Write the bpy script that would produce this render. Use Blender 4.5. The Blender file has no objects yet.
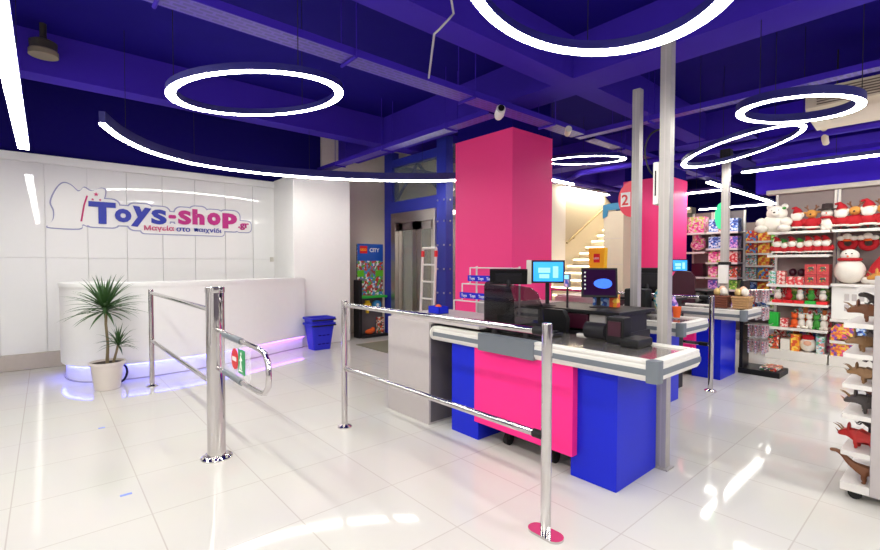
import bpy, bmesh, math, random
from mathutils import Vector, Matrix
random.seed(7)
SC = bpy.context.scene
COL = SC.collection
PI = math.pi
ORG = {}

# ------------------------------------------------------------------ materials
def lin(c):
    return tuple(((v/255)/12.92 if v/255 <= .04045 else ((v/255+.055)/1.055)**2.4) for v in c)

def mat(name, rgb, rough=.5, metal=0.0, spec=.5, var=.06, scale=18, emit=0, ecol=None, trans=0, alpha=1, coat=0, bump=0):
    m = bpy.data.materials.new(name); m.use_nodes = True
    nt = m.node_tree; N = nt.nodes; L = nt.links
    p = N['Principled BSDF']
    c = lin(rgb)
    tc = N.new('ShaderNodeTexCoord'); nz = N.new('ShaderNodeTexNoise')
    nz.inputs['Scale'].default_value = scale; nz.inputs['Detail'].default_value = 3
    L.new(tc.outputs['Object'], nz.inputs['Vector'])
    mx = N.new('ShaderNodeMix'); mx.data_type = 'RGBA'
    mx.inputs['A'].default_value = tuple(min(1, v*(1-var)) for v in c)+(1,)
    mx.inputs['B'].default_value = tuple(min(1, v*(1+var)) for v in c)+(1,)
    L.new(nz.outputs['Fac'], mx.inputs['Factor'])
    L.new(mx.outputs['Result'], p.inputs['Base Color'])
    p.inputs['Roughness'].default_value = rough
    p.inputs['Metallic'].default_value = metal
    p.inputs['Specular IOR Level'].default_value = spec
    p.inputs['Transmission Weight'].default_value = trans
    p.inputs['Alpha'].default_value = alpha
    p.inputs['Coat Weight'].default_value = coat
    if emit:
        p.inputs['Emission Color'].default_value = lin(ecol or rgb)+(1,)
        p.inputs['Emission Strength'].default_value = emit
    if bump:
        b = N.new('ShaderNodeBump'); b.inputs['Strength'].default_value = bump
        L.new(nz.outputs['Fac'], b.inputs['Height']); L.new(b.outputs['Normal'], p.inputs['Normal'])
    return m

def print_mat(name, cols, scale=9, rough=.35):
    """printed packaging: blocks of several colours"""
    m = bpy.data.materials.new(name); m.use_nodes = True
    nt = m.node_tree; N = nt.nodes; L = nt.links
    p = N['Principled BSDF']; p.inputs['Roughness'].default_value = rough
    tc = N.new('ShaderNodeTexCoord'); vo = N.new('ShaderNodeTexVoronoi')
    vo.inputs['Scale'].default_value = scale*1.7
    L.new(tc.outputs['Object'], vo.inputs['Vector'])
    sp = N.new('ShaderNodeSeparateColor'); L.new(vo.outputs['Color'], sp.inputs['Color'])
    r = N.new('ShaderNodeValToRGB'); r.color_ramp.interpolation = 'CONSTANT'
    e = r.color_ramp.elements
    while len(e) < len(cols): e.new(.5)
    for i, c in enumerate(cols):
        e[i].position = i/len(cols); e[i].color = lin(c)+(1,)
    L.new(sp.outputs['Red'], r.inputs['Fac']); L.new(r.outputs['Color'], p.inputs['Base Color'])
    return m

def tile_mat():
    m = bpy.data.materials.new('polished_tile'); m.use_nodes = True
    nt = m.node_tree; N = nt.nodes; L = nt.links
    p = N['Principled BSDF']
    tc = N.new('ShaderNodeTexCoord'); mp = N.new('ShaderNodeMapping')
    mp.inputs['Location'].default_value = (.172, -.086, 0)
    L.new(tc.outputs['Object'], mp.inputs['Vector'])
    br = N.new('ShaderNodeTexBrick'); br.offset = 0
    br.inputs['Scale'].default_value = 1; br.inputs['Brick Width'].default_value = .6; br.inputs['Row Height'].default_value = .6
    br.inputs['Mortar Size'].default_value = .0035; br.inputs['Mortar Smooth'].default_value = .1
    br.inputs['Color1'].default_value = lin((213, 209, 203))+(1,)
    br.inputs['Color2'].default_value = lin((211, 206, 200))+(1,)
    br.inputs['Mortar'].default_value = lin((194, 186, 179))+(1,)
    L.new(mp.outputs['Vector'], br.inputs['Vector'])
    nz = N.new('ShaderNodeTexNoise'); nz.inputs['Scale'].default_value = 1.5; nz.inputs['Detail'].default_value = 4
    L.new(tc.outputs['Object'], nz.inputs['Vector'])
    mx = N.new('ShaderNodeMix'); mx.data_type = 'RGBA'; mx.blend_type = 'MULTIPLY'; mx.inputs['Factor'].default_value = .08
    L.new(br.outputs['Color'], mx.inputs['A']); L.new(nz.outputs['Color'], mx.inputs['B'])
    L.new(mx.outputs['Result'], p.inputs['Base Color'])
    p.inputs['Roughness'].default_value = .06
    p.inputs['Specular IOR Level'].default_value = .33
    return m

def perf_mat(name, rgb, scale=60):
    """perforated sheet: small dark holes"""
    m = bpy.data.materials.new(name); m.use_nodes = True
    nt = m.node_tree; N = nt.nodes; L = nt.links
    p = N['Principled BSDF']; p.inputs['Roughness'].default_value = .45
    tc = N.new('ShaderNodeTexCoord'); br = N.new('ShaderNodeTexBrick')
    br.inputs['Scale'].default_value = scale/10; br.inputs['Mortar Size'].default_value = .06
    br.inputs['Brick Width'].default_value = .6; br.inputs['Row Height'].default_value = .28
    c = lin(rgb)
    br.inputs['Color1'].default_value = tuple(v*.55 for v in c)+(1,)
    br.inputs['Color2'].default_value = tuple(v*.7 for v in c)+(1,)
    br.inputs['Mortar'].default_value = c+(1,)
    L.new(tc.outputs['Object'], br.inputs['Vector']); L.new(br.outputs['Color'], p.inputs['Base Color'])
    return m

M = dict(
    tile=tile_mat(),
    panel=mat('white_gloss_panel', (240, 238, 237), .025, var=.01),
    paint=mat('white_paint', (243, 241, 239), .6, var=.02),
    cream=mat('cream_paint', (214, 203, 178), .7, var=.03),
    seam=mat('panel_joint', (150, 146, 145), .6),
    beige=mat('beige_skirting', (190, 178, 168), .4),
    greywall=mat('grey_plaster', (206, 196, 190), .7, var=.04),
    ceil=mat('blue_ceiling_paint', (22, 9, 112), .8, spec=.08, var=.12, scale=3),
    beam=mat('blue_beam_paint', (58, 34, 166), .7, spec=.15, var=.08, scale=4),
    indigo=mat('indigo_wall_paint', (56, 26, 186), .7, spec=.15, var=.05, scale=3),
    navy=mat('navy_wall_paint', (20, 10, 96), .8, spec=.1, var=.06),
    tray=perf_mat('perforated_blue_tray', (84, 60, 178)),
    pink=mat('pink_paint', (254, 56, 136), .55, var=.03, scale=60, bump=.03),
    lampw=mat('led_diffuser', (255, 246, 236), .4, emit=24, ecol=(249, 249, 239), var=.01),
    lamptube=mat('led_tube_diffuser', (255, 246, 236), .4, emit=24, ecol=(249, 249, 239), var=.01),
    lampadded=mat('added_tube_diffuser', (255, 246, 236), .4, emit=40, ecol=(249, 249, 239), var=.01),  # diffuser of the unseen lamps added to brighten the room
    lamph=mat('lamp_housing', (34, 28, 110), .4),
    chrome=mat('chrome', (206, 202, 202), .06, 1, var=.02),
    steel=mat('brushed_steel', (196, 190, 184), .28, 1, var=.08, scale=40),
    alu=mat('anodised_aluminium', (176, 170, 166), .35, .3, var=.05),
    belt=mat('belt_steel', (190, 182, 178), .16, .85, var=.05),
    greylam=mat('grey_laminate', (186, 177, 176), .45, var=.03),
    darklam=mat('dark_grey_laminate', (92, 86, 90), .5, var=.04),
    blue=mat('blue_laminate', (22, 38, 202), .3, spec=.25, var=.03),
    bluemet=mat('blue_painted_steel', (40, 48, 150), .4, var=.06),
    pinklam=mat('pink_laminate', (250, 44, 138), .3, spec=.3, var=.02),
    bumpw=mat('white_bumper', (226, 222, 216), .4, var=.02),
    bumpg=mat('grey_bumper', (108, 114, 122), .45, var=.03),
    black=mat('black_plastic', (16, 15, 18), .5, spec=.3, var=.1),
    dark=mat('dark_metal', (34, 32, 36), .5, spec=.25, var=.1),
    maroon=mat('dark_maroon', (58, 14, 34), .35, var=.1),
    white=mat('white_plastic', (232, 229, 224), .4, var=.02),
    wmetal=mat('white_metal', (226, 220, 214), .4, var=.02),
    creamp=mat('cream_plastic', (206, 200, 190), .45),
    pegs=mat('mauve_grey_panel', (138, 122, 120), .6, var=.05),
    smoke=mat('smoked_acrylic', (16, 15, 17), .05, alpha=.6, var=.02),
    glass=mat('clear_acrylic', (240, 240, 240), .05, alpha=.25, var=.01),
    eglass=mat('grey_lift_glass', (120, 130, 126), .08, alpha=.4, var=.02),
    ledb=mat('blue_led_panel', (150, 156, 240), .4, emit=9, ecol=(90, 98, 255), var=.02),
    ledv=mat('violet_led_panel', (200, 130, 250), .4, emit=6, ecol=(176, 104, 255), var=.02),
    logob=mat('logo_blue', (24, 40, 165), .4, var=.02),
    logop=mat('logo_magenta', (190, 22, 128), .4, var=.02),
    logow=mat('logo_white', (236, 233, 232), .35, var=.01),
    logoe=mat('logo_edge', (150, 150, 190), .4, var=.02),
    logor=mat('logo_pink', (206, 60, 120), .4, var=.02),
    leaf=mat('dracaena_leaf', (58, 92, 46), .45, var=.3, scale=8),
    bark=mat('stem_bark', (128, 112, 84), .8, var=.2),
    soil=mat('potting_soil', (60, 46, 36), .9, var=.3),
    pot=mat('white_pot', (224, 214, 206), .35, var=.02),
    screenb=mat('cyan_screen', (40, 150, 235), .2, emit=.7, ecol=(40, 140, 240), var=.02),
    screenw=mat('screen_light_patch', (150, 205, 245), .2, emit=.6, ecol=(120, 200, 250), var=.02),
    screenp=mat('screen_dark_purple', (30, 4, 38), .6, spec=.05, emit=.10, ecol=(60, 10, 76), var=.02),
    screeng=mat('screen_blue_glow', (30, 90, 240), .4, emit=.8, ecol=(30, 90, 250), var=.5, scale=30),
    red=mat('red_fabric', (176, 16, 30), .85, var=.12, scale=30, bump=.1),
    redp=mat('red_plastic', (214, 30, 36), .4, var=.04),
    redlit=mat('red_lit_sign', (206, 20, 56), .3, emit=.12, ecol=(235, 40, 84), var=.02),
    orangelit=mat('orange_lit_edge', (255, 130, 110), .3, emit=.8, ecol=(255, 110, 90), var=.02),
    greenlit=mat('green_lit_sign', (40, 205, 135), .3, emit=.3, ecol=(40, 225, 140), var=.02),
    signw=mat('sign_white', (240, 238, 234), .4, var=.01),
    green=mat('sign_green', (30, 150, 84), .4, var=.03),
    wfur=mat('white_plush', (228, 220, 210), .95, var=.08, scale=60, bump=.3),
    brfur=mat('tan_plush', (206, 142, 66), .95, var=.12, scale=60, bump=.3),
    dkfur=mat('dark_plush', (46, 34, 34), .9, var=.15),
    skin=mat('doll_face', (232, 176, 146), .7, var=.05),
    gplush=mat('green_plush', (60, 140, 54), .9, var=.15),
    gsat=mat('bright_green_card', (40, 176, 60), .45, var=.1),
    orange=mat('orange_plush', (226, 92, 30), .8, var=.12),
    yellow=mat('yellow_card', (248, 186, 24), .4, var=.04),
    rbox=print_mat('red_gift_box_print', [(196, 70, 72), (188, 58, 62), (200, 80, 80), (184, 52, 58)], 30),
    rwbox=print_mat('red_white_box_print', [(214, 66, 70), (236, 214, 206), (206, 54, 60), (230, 180, 170)], 26),
    gwbox=print_mat('green_white_box_print', [(214, 222, 220), (90, 170, 130), (226, 140, 130), (150, 190, 214)], 28),
    pkbox=print_mat('pink_toy_box_print', [(238, 120, 170), (248, 200, 214), (214, 60, 140), (190, 206, 110)], 20),
    blbox=print_mat('blue_toy_box_print', [(70, 120, 200), (206, 220, 236), (40, 60, 140), (160, 190, 230)], 20),
    rdbox=print_mat('red_blue_toy_box_print', [(206, 60, 50), (80, 150, 214), (240, 190, 70), (190, 84, 76)], 16),
    orbox=print_mat('orange_toy_box_print', [(244, 160, 40), (230, 90, 50), (250, 210, 90), (236, 130, 60)], 16),
    grbox=print_mat('green_toy_box_print', [(110, 190, 50), (140, 210, 80), (70, 150, 60), (230, 240, 160)], 20),
    ppbox=print_mat('purple_toy_box_print', [(120, 80, 180), (200, 150, 220), (70, 90, 190), (236, 190, 220)], 20),
    pybox=print_mat('pink_yellow_box_print', [(232, 80, 130), (250, 170, 50), (226, 110, 70), (244, 206, 90), (130, 80, 170)], 22),
    mixbox=print_mat('mixed_toy_print', [(230, 110, 50), (232, 226, 216), (60, 120, 70), (196, 40, 46), (70, 60, 70)], 24),
    pack=print_mat('silver_pack_print', [(186, 176, 186), (120, 108, 124), (214, 206, 210), (90, 76, 92), (206, 110, 120)], 40),
    snack=print_mat('snack_bag_print', [(246, 226, 110), (240, 240, 236), (70, 170, 190), (220, 210, 120)], 18),
    wicker=mat('tan_wicker', (176, 136, 92), .8, var=.3, scale=80),
    wickerd=mat('brown_wicker', (112, 58, 40), .8, var=.3, scale=80),
    gold=mat('gold_wrap', (206, 178, 116), .35, .3, var=.25, scale=40),
    city=print_mat('poster_scene_print', [(206, 60, 50), (120, 126, 130), (226, 226, 226), (90, 170, 60), (60, 140, 200), (150, 60, 56)], 14),
    sky=mat('poster_blue', (26, 84, 178), .35, var=.06),
    grass=mat('poster_green', (96, 190, 30), .4, var=.1),
    bricky=mat('toy_yellow', (236, 190, 30), .35), brickb=mat('toy_blue', (50, 140, 200), .35),
    mat_=mat('grey_doormat', (120, 116, 98), .95, var=.2, scale=80, bump=.2),
    basket=mat('blue_basket_plastic', (26, 34, 196), .4, var=.05),
    olive=mat('dark_fixture', (52, 46, 40), .5), olivel=mat('fixture_rim', (128, 116, 96), .5),
    acm=mat('ac_cream', (206, 192, 170), .5, var=.03), acd=mat('ac_slot', (110, 96, 80), .6),
    conduit=mat('grey_conduit', (176, 170, 176), .5),
    stairm=mat('cream_stair', (232, 222, 200), .45, var=.02),
    ledw=mat('warm_stair_led', (255, 244, 214), .4, emit=7, ecol=(255, 240, 208), var=.01),
    rail=mat('bronze_handrail', (150, 132, 92), .4, .4),
    dbrown=mat('brown_toy_hide', (118, 70, 40), .55, var=.25, scale=14, bump=.2),
    dback=mat('purple_brown_hide', (74, 40, 46), .55, var=.25, scale=14),
    dgrey=mat('dark_grey_hide', (66, 58, 56), .6, var=.25, scale=14, bump=.2),
    dred=mat('red_toy_hide', (182, 36, 30), .5, var=.25, scale=14),
    dtan=mat('tan_toy_hide', (140, 104, 68), .55, var=.25, scale=14),
    rubber=mat('black_rubber', (24, 22, 22), .7),
    paper=mat('blue_sticker', (120, 140, 220), .5),
    wallr=mat('shopfront_grey', (96, 88, 100), .7, var=.02),
    bluea=mat('blue_arrow_card', (40, 120, 160), .5),
)

# ------------------------------------------------------------------ mesh helpers
def B(): return bmesh.new()

def box(bm, x0, y0, z0, x1, y1, z1, bev=0):
    x0, x1 = min(x0, x1), max(x0, x1); y0, y1 = min(y0, y1), max(y0, y1); z0, z1 = min(z0, z1), max(z0, z1)
    r = bmesh.ops.create_cube(bm, size=1)
    vs = r['verts']
    for v in vs:
        v.co = Vector((x0+(v.co.x+.5)*(x1-x0), y0+(v.co.y+.5)*(y1-y0), z0+(v.co.z+.5)*(z1-z0)))
    if bev:
        es = list({e for v in vs for e in v.link_edges})
        bmesh.ops.bevel(bm, geom=es, offset=bev, segments=2, affect='EDGES', profile=.5)
    return bm

def tube(bm, pts, r, n=10, closed=False, cap=True):
    pts = [Vector(p) for p in pts]; m = len(pts)
    rr = r if isinstance(r, (list, tuple)) else [r]*m
    rings = []; prev = None
    for i, p in enumerate(pts):
        if closed: d = pts[(i+1) % m]-pts[i-1]
        else: d = pts[min(i+1, m-1)]-pts[max(i-1, 0)]
        d.normalize()
        if prev is None:
            a = Vector((0, 0, 1)) if abs(d.z) < .9 else Vector((1, 0, 0))
            u = d.cross(a).normalized()
        else:
            u = (prev-d*prev.dot(d)).normalized()
        prev = u; w = d.cross(u)
        rings.append([bm.verts.new(p+rr[i]*(math.cos(2*PI*k/n)*u+math.sin(2*PI*k/n)*w)) for k in range(n)])
    for i in range(m if closed else m-1):
        a, b = rings[i], rings[(i+1) % m]
        for k in range(n):
            bm.faces.new((a[k], a[(k+1) % n], b[(k+1) % n], b[k]))
    if cap and not closed:
        bm.faces.new(rings[0][::-1]); bm.faces.new(rings[-1])
    return bm

def cyl(bm, x, y, z0, z1, r, n=24, r2=None):
    return tube(bm, [(x, y, z0), (x, y, z1)], [r, r if r2 is None else r2], n)

def lathe(bm, prof, x, y, n=28):
    rings = [[bm.verts.new((x+r*math.cos(2*PI*k/n), y+r*math.sin(2*PI*k/n), z)) for k in range(n)] for r, z in prof]
    for a, b in zip(rings, rings[1:]):
        for k in range(n): bm.faces.new((a[k], a[(k+1) % n], b[(k+1) % n], b[k]))
    bm.faces.new(rings[0][::-1]); bm.faces.new(rings[-1])
    return bm

def prism(bm, poly, f0, f1):
    """poly: list of (a,b); f0/f1 map (a,b)->3d on the two caps"""
    a = [bm.verts.new(f0(*p)) for p in poly]; b = [bm.verts.new(f1(*p)) for p in poly]
    n = len(poly)
    bm.faces.new(a[::-1]); bm.faces.new(b)
    for k in range(n): bm.faces.new((a[k], a[(k+1) % n], b[(k+1) % n], b[k]))
    bmesh.ops.recalc_face_normals(bm, faces=bm.faces)
    return bm

def prism_z(bm, poly, z0, z1): return prism(bm, poly, lambda x, y: (x, y, z0), lambda x, y: (x, y, z1))
def prism_y(bm, poly, y0, y1): return prism(bm, poly, lambda x, z: (x, y0, z), lambda x, z: (x, y1, z))
def prism_x(bm, poly, x0, x1): return prism(bm, poly, lambda y, z: (x0, y, z), lambda y, z: (x1, y, z))

def ball(bm, c, rx, ry=None, rz=None, sub=2):
    ry = rx if ry is None else ry; rz = rx if rz is None else rz
    r = bmesh.ops.create_icosphere(bm, subdivisions=sub, radius=1)
    for v in r['verts']: v.co = Vector((c[0]+v.co.x*rx, c[1]+v.co.y*ry, c[2]+v.co.z*rz))
    return bm

def finish(me, ang=.7):
    for p in me.polygons: p.use_smooth = True
    me.set_sharp_from_angle(angle=ang)

def obj(name, bm, m, parent=None, label=None, ang=.7):
    me = bpy.data.meshes.new(name)
    if isinstance(bm, bmesh.types.BMesh): bm.to_mesh(me); bm.free()
    else: me = bm; me.name = name
    o = bpy.data.objects.new(name, me); COL.objects.link(o)
    org = ORG[parent.name] if parent else None
    if org is None:
        xs = [v.co for v in me.vertices]
        org = Vector(((min(v.x for v in xs)+max(v.x for v in xs))/2, (min(v.y for v in xs)+max(v.y for v in xs))/2, min(v.z for v in xs)))
        o.location = org
    for v in me.vertices: v.co -= org
    ORG[o.name] = org
    if parent: o.parent = parent
    me.materials.append(M[m] if isinstance(m, str) else m)
    finish(me, ang)
    if len(me.polygons) < 6000:
        wn = o.modifiers.new('weighted_normals', 'WEIGHTED_NORMAL'); wn.keep_sharp = True; wn.weight = 90
    if label: o['label'] = label
    return o

def tag(o, label, cat, group=None):
    o['label'] = label; o['category'] = cat
    if group: o['group'] = group
    return o

def thing(name, label, cat, loc=(0, 0, 0), group=None):
    o = bpy.data.objects.new(name, None); COL.objects.link(o); o.location = loc
    o.empty_display_size = .1
    ORG[o.name] = Vector(loc)
    return tag(o, label, cat, group)

def struct(name, bm, m, parent=None):
    o = obj(name, bm, m, parent)
    if not parent: o['kind'] = 'structure'
    return o

def dup(root, loc, label, group=None):
    r = root.copy(); COL.objects.link(r); r.location = loc
    r['label'] = label
    if group: r['group'] = group
    for ch in list(root.children):
        c = ch.copy(); COL.objects.link(c); c.parent = r
        for g in list(ch.children):
            d = g.copy(); COL.objects.link(d); d.parent = c
    return r

def text(s, size, org, u, v, depth=.004, bold=0.0, sx=1, align='LEFT'):
    """returns a bmesh of the writing: baseline start org, u right, v up"""
    cu = bpy.data.curves.new('t', 'FONT'); cu.body = s; cu.size = size; cu.extrude = depth/2
    cu.offset = bold*size; cu.align_x = align; cu.resolution_u = 3
    o = bpy.data.objects.new('t', cu); COL.objects.link(o)
    dg = bpy.context.evaluated_depsgraph_get(); dg.update()
    me = bpy.data.meshes.new_from_object(o.evaluated_get(dg))
    bpy.data.objects.remove(o); bpy.data.curves.remove(cu)
    u = Vector(u).normalized(); v = Vector(v).normalized(); n = u.cross(v)
    for q in me.vertices:
        c = q.co.copy(); q.co = Vector(org)+u*c.x*sx+v*c.y+n*c.z
    bm = B(); bm.from_mesh(me); bpy.data.meshes.remove(me)
    return bm

def fit_text(s, x0, x1, z0, z1, y, depth, bold, tilt=0, pad=0):
    """writing on a wall facing -Y stretched to the box x0..x1, z0..z1"""
    bm = text(s, 1, (0, 0, 0), (1, 0, 0), (0, 0, 1), 1, bold)
    xs = [v.co.x for v in bm.verts]; zs = [v.co.z for v in bm.verts]
    a, b, c, d = min(xs), max(xs), min(zs), max(zs)
    cx, cz = (x0+x1)/2, (z0+z1)/2
    for v in bm.verts:
        px = x0-pad+(v.co.x-a)/(b-a)*(x1-x0+2*pad); pz = z0-pad+(v.co.z-c)/(d-c)*(z1-z0+2*pad)
        dx, dz = px-cx, pz-cz
        v.co = Vector((cx+dx*math.cos(tilt)-dz*math.sin(tilt), y+v.co.y*depth, cz+dx*math.sin(tilt)+dz*math.cos(tilt)))
    return bm

def skin(pts, edges, radii, sub=2, root=0):
    me = bpy.data.meshes.new('s'); me.from_pydata([Vector(p) for p in pts], edges, [])
    o = bpy.data.objects.new('s', me); COL.objects.link(o)
    md = o.modifiers.new('k', 'SKIN'); md.use_smooth_shade = True
    for i, r in enumerate(radii):
        sv = me.skin_vertices[0].data[i]
        sv.radius = (r, r) if not isinstance(r, tuple) else r
        sv.use_root = (i == root)
    s = o.modifiers.new('u', 'SUBSURF'); s.levels = sub; s.render_levels = sub
    dg = bpy.context.evaluated_depsgraph_get(); dg.update()
    r = bpy.data.meshes.new_from_object(o.evaluated_get(dg))
    r.materials.clear()
    bpy.data.objects.remove(o); bpy.data.meshes.remove(me)
    return r

ORD = ['leftmost', 'second from left', 'third from left', 'fourth from left', 'fifth from left', 'sixth from left',
       'seventh from left', 'eighth from left', 'ninth from left', 'tenth from left']

# ------------------------------------------------------------------ camera
cam = bpy.data.cameras.new('camera'); co = bpy.data.objects.new('camera', cam); COL.objects.link(co)
cam.sensor_width = 36; cam.lens = 454.9/880*36; cam.clip_start = .05
yaw, pitch, roll = .7144, -.02634, .0014
f = Vector((math.sin(yaw)*math.cos(pitch), math.cos(yaw)*math.cos(pitch), math.sin(pitch)))
r0 = Vector((math.cos(yaw), -math.sin(yaw), 0)); u0 = r0.cross(f)
rr = math.cos(roll)*r0+math.sin(roll)*u0; uu = -math.sin(roll)*r0+math.cos(roll)*u0
co.matrix_world = Matrix(((rr.x, uu.x, -f.x, 0), (rr.y, uu.y, -f.y, 0), (rr.z, uu.z, -f.z, 1.4), (0, 0, 0, 1)))
SC.camera = co

# ------------------------------------------------------------------ room shell
ZC = 3.85
struct('floor', box(B(), -4, -5, -.1, 16, 8.3, 0), 'tile')
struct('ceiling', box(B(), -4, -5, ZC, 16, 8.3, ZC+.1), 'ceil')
# left wall: white gloss panels up to 2.83, blue paint above
w = B()
box(w, -4, 8.07, 0, 4.0, 8.3, 2.80)
struct('wall_left', w, 'panel')
pan = B()
xs = [-3.62, -3.165, -2.71, -2.255, -1.8, -1.35, -.9, -.45, .005, .455, .91, 1.363, 1.812, 2.266, 2.712, 3.1]
for a, b in zip(xs, xs[1:]):
    for z0, z1 in ((.2, 1.46), (1.463, 2.715)):
        box(pan, a+.003, 8.05, z0, b-.003, 8.08, z1, .003)
struct('wall_left_panels', pan, 'panel')
struct('trim_1', box(B(), -4, 8.03, 2.72, 3.09, 8.09, 2.83, .01), 'paint')
struct('baseboard_left', box(B(), -4, 7.99, 0, .35, 8.07, .205, .01), 'beige')
struct('wall_left_upper', box(B(), -4, 8.1, 2.83, 4.0, 8.3, ZC), 'navy')
struct('wall_left_pillar', box(B(), 3.08, 7.22, 0, 4.13, 8.08, 2.85, .015), 'paint')
struct('wall_left_recess', box(B(), 4.0, 8.05, 0, 6.6, 8.3, ZC), 'greywall')
struct('wall_left_far', box(B(), 6.6, 8.05, 0, 16, 8.3, ZC), 'cream')
struct('wall_far', box(B(), 14.6, -5, 0, 14.8, 8.3, ZC), 'navy')
struct('wall_right', box(B(), 8.62, -5, 0, 8.8, 1.95, 2.5), 'indigo')
struct('wall_right_upper', box(B(), 8.62, -5, 2.5, 8.8, 2.22, ZC), 'indigo')
struct('wall_near', box(B(), -4, -5.1, 0, 16, -5, ZC), 'wallr')
struct('wall_west', box(B(), -4.1, -5, 0, -4, 8.3, ZC), 'paint')
for k in range(6): struct('added_dark_strip', box(B(), -4, -4.6+k*2.1, 0, -3.96, -3.9+k*2.1, 3.0), 'darklam')  # unseen dark strips added on this wall to streak the chrome reflections
struct('trim_2', box(B(), 8.5, -5, 2.46, 8.62, 2.05, 2.53, .01), 'beige')
# ceiling beams
def beam(n, *a): struct(n, box(B(), *a), 'beam')
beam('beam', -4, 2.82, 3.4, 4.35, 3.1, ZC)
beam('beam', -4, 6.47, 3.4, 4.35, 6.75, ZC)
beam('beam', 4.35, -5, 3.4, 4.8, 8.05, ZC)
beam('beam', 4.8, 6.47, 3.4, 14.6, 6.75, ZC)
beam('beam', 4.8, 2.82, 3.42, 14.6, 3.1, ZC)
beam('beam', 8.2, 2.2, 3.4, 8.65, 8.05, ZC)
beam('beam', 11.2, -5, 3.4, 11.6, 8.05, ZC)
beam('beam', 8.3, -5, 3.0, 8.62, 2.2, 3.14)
# pillars
def pillar(n, x0, y0, x1, y1, zt):
    struct(n, box(B(), x0, y0, 0, x1, y1, zt, .004), 'pink')
    struct(n+'_capital', box(B(), x0+.02, y0+.02, zt, x1-.02, y1-.02, ZC), 'ceil')
pillar('pillar', 4.43, 3.73, 5.27, 4.775, 3.1)
pillar('pillar_rear', 8.2, 3.39, 9.0, 4.22, 2.92)

# stairs
st = B(); led = B()
nst = 17
for i in range(nst):
    x = 8.25+i*.29
    box(st, x, 4.75, 0 if i < 1 else .17*i-.02, x+.31, 6.8, .17*(i+1), .006)
    if i: box(st, x, 4.75, .17*(i-1), x+.31, 6.8, .17*i+.01)
    box(led, x-.012, 4.8, .17*(i+1)-.045, x-.002, 6.78, .17*(i+1)-.03)
stairs = struct('stairs', st, 'stairm')
obj('stair_light_strip', led, 'ledw', stairs)
struct('wall_stairs', prism_y(B(), [(10.2, 0), (14.6, 0), (14.6, 3.38), (10.2, 3.38)], 6.8, 6.95), 'cream')
struct('wall_stairs_end', box(B(), 9.6, 6.8, 0, 10.2, 7.9, 3.4), 'paint')
struct('trim_3', box(B(), 9.55, 6.62, 3.36, 14.6, 6.8, 3.48), 'paint')
struct('stair_soffit', prism_y(B(), [(11.9, 3.42), (14.6, 3.42), (14.6, 1.9)], 6.3, 6.76), 'navy')
t = thing('handrail', 'bronze handrail fixed to the cream wall above the lit stairs', 'handrail', (10.25, 6.74, 1.8))
obj('rail', tube(B(), [(10.15, 6.72, 1.92), (12.2, 6.72, 3.08), (12.35, 6.72, 3.08)], .028), 'rail', t)
for k in (0, 1):
    x, z = (10.5, 2.1) if k == 0 else (12.0, 2.95)
    obj('bracket', tube(B(), [(x, 6.8, z-.06), (x, 6.73, z-.04), (x, 6.72, z)], .012), 'rail', t)

# ------------------------------------------------------------------ hanging lamps
def lamp_ring(label, c, R, tx, ty, w=.066, h=.05, top=ZC, wires=3, name='ring_light', m='lampw', a0=None, a1=None, n=72):
    t = thing(name, label, 'lamp', c, 'ring lights hung from the blue ceiling' )
    cx, cy, cz = c
    def P(r, a, dz):
        x, y = r*math.cos(a), r*math.sin(a)
        return Vector((cx+x, cy+y, cz+tx*x+ty*y+dz))
    hs = B(); df = B()
    ro, ri = R+w/2, R-w/2
    prof = [(ro, .0), (ro, h), (ri, h), (ri, 0)]
    rg = [[hs.verts.new(P(r, 2*PI*k/n, z)) for r, z in prof] for k in range(n)]
    for k in range(n):
        a, b = rg[k], rg[(k+1) % n]
        for j in range(3): hs.faces.new((a[j], b[j], b[j+1], a[j+1]))
    dp = [(ro-.002, .004), (ro-.002, -.003), (ri+.002, -.003), (ri+.002, .004)]
    rg = [[df.verts.new(P(r, 2*PI*k/n, z)) for r, z in dp] for k in range(n)]
    for k in range(n):
        a, b = rg[k], rg[(k+1) % n]
        for j in range(3): df.faces.new((a[j], a[j+1], b[j+1], b[j]))
    bmesh.ops.recalc_face_normals(hs, faces=hs.faces)
    obj('housing', hs, 'lamph', t); obj('diffuser', df, m, t)
    for k in range(wires):
        p = P(R, 2*PI*k/wires+.6, h)
        obj('suspension_wire', tube(B(), [p, (p.x, p.y, top)], .003, 6), 'dark', t)
    return t

lamp_ring('large glowing ring lamp over the logo desk area, left of all rings', (1.29, 3.64, 2.7), .605, .147, .016)
lamp_ring('big bright ring lamp nearest the camera, cut by the top edge', (1.909, 1.126, 2.7), .589, -.191, .045)
lamp_ring('ring lamp with deep blue rim beside the cream air conditioner', (4.838, .961, 2.7), .405, -.01, .085, w=.062, h=.07)
lamp_ring('tilted ring lamp around which the green lane sign post rises', (5.937, 1.687, 2.7), .56, .061, -.218, w=.052)
lamp_ring('thin flat ring lamp far back, right of the pink pillar', (6.38, 3.91, 3.0), .57, .08, .075, w=.06)

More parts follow.
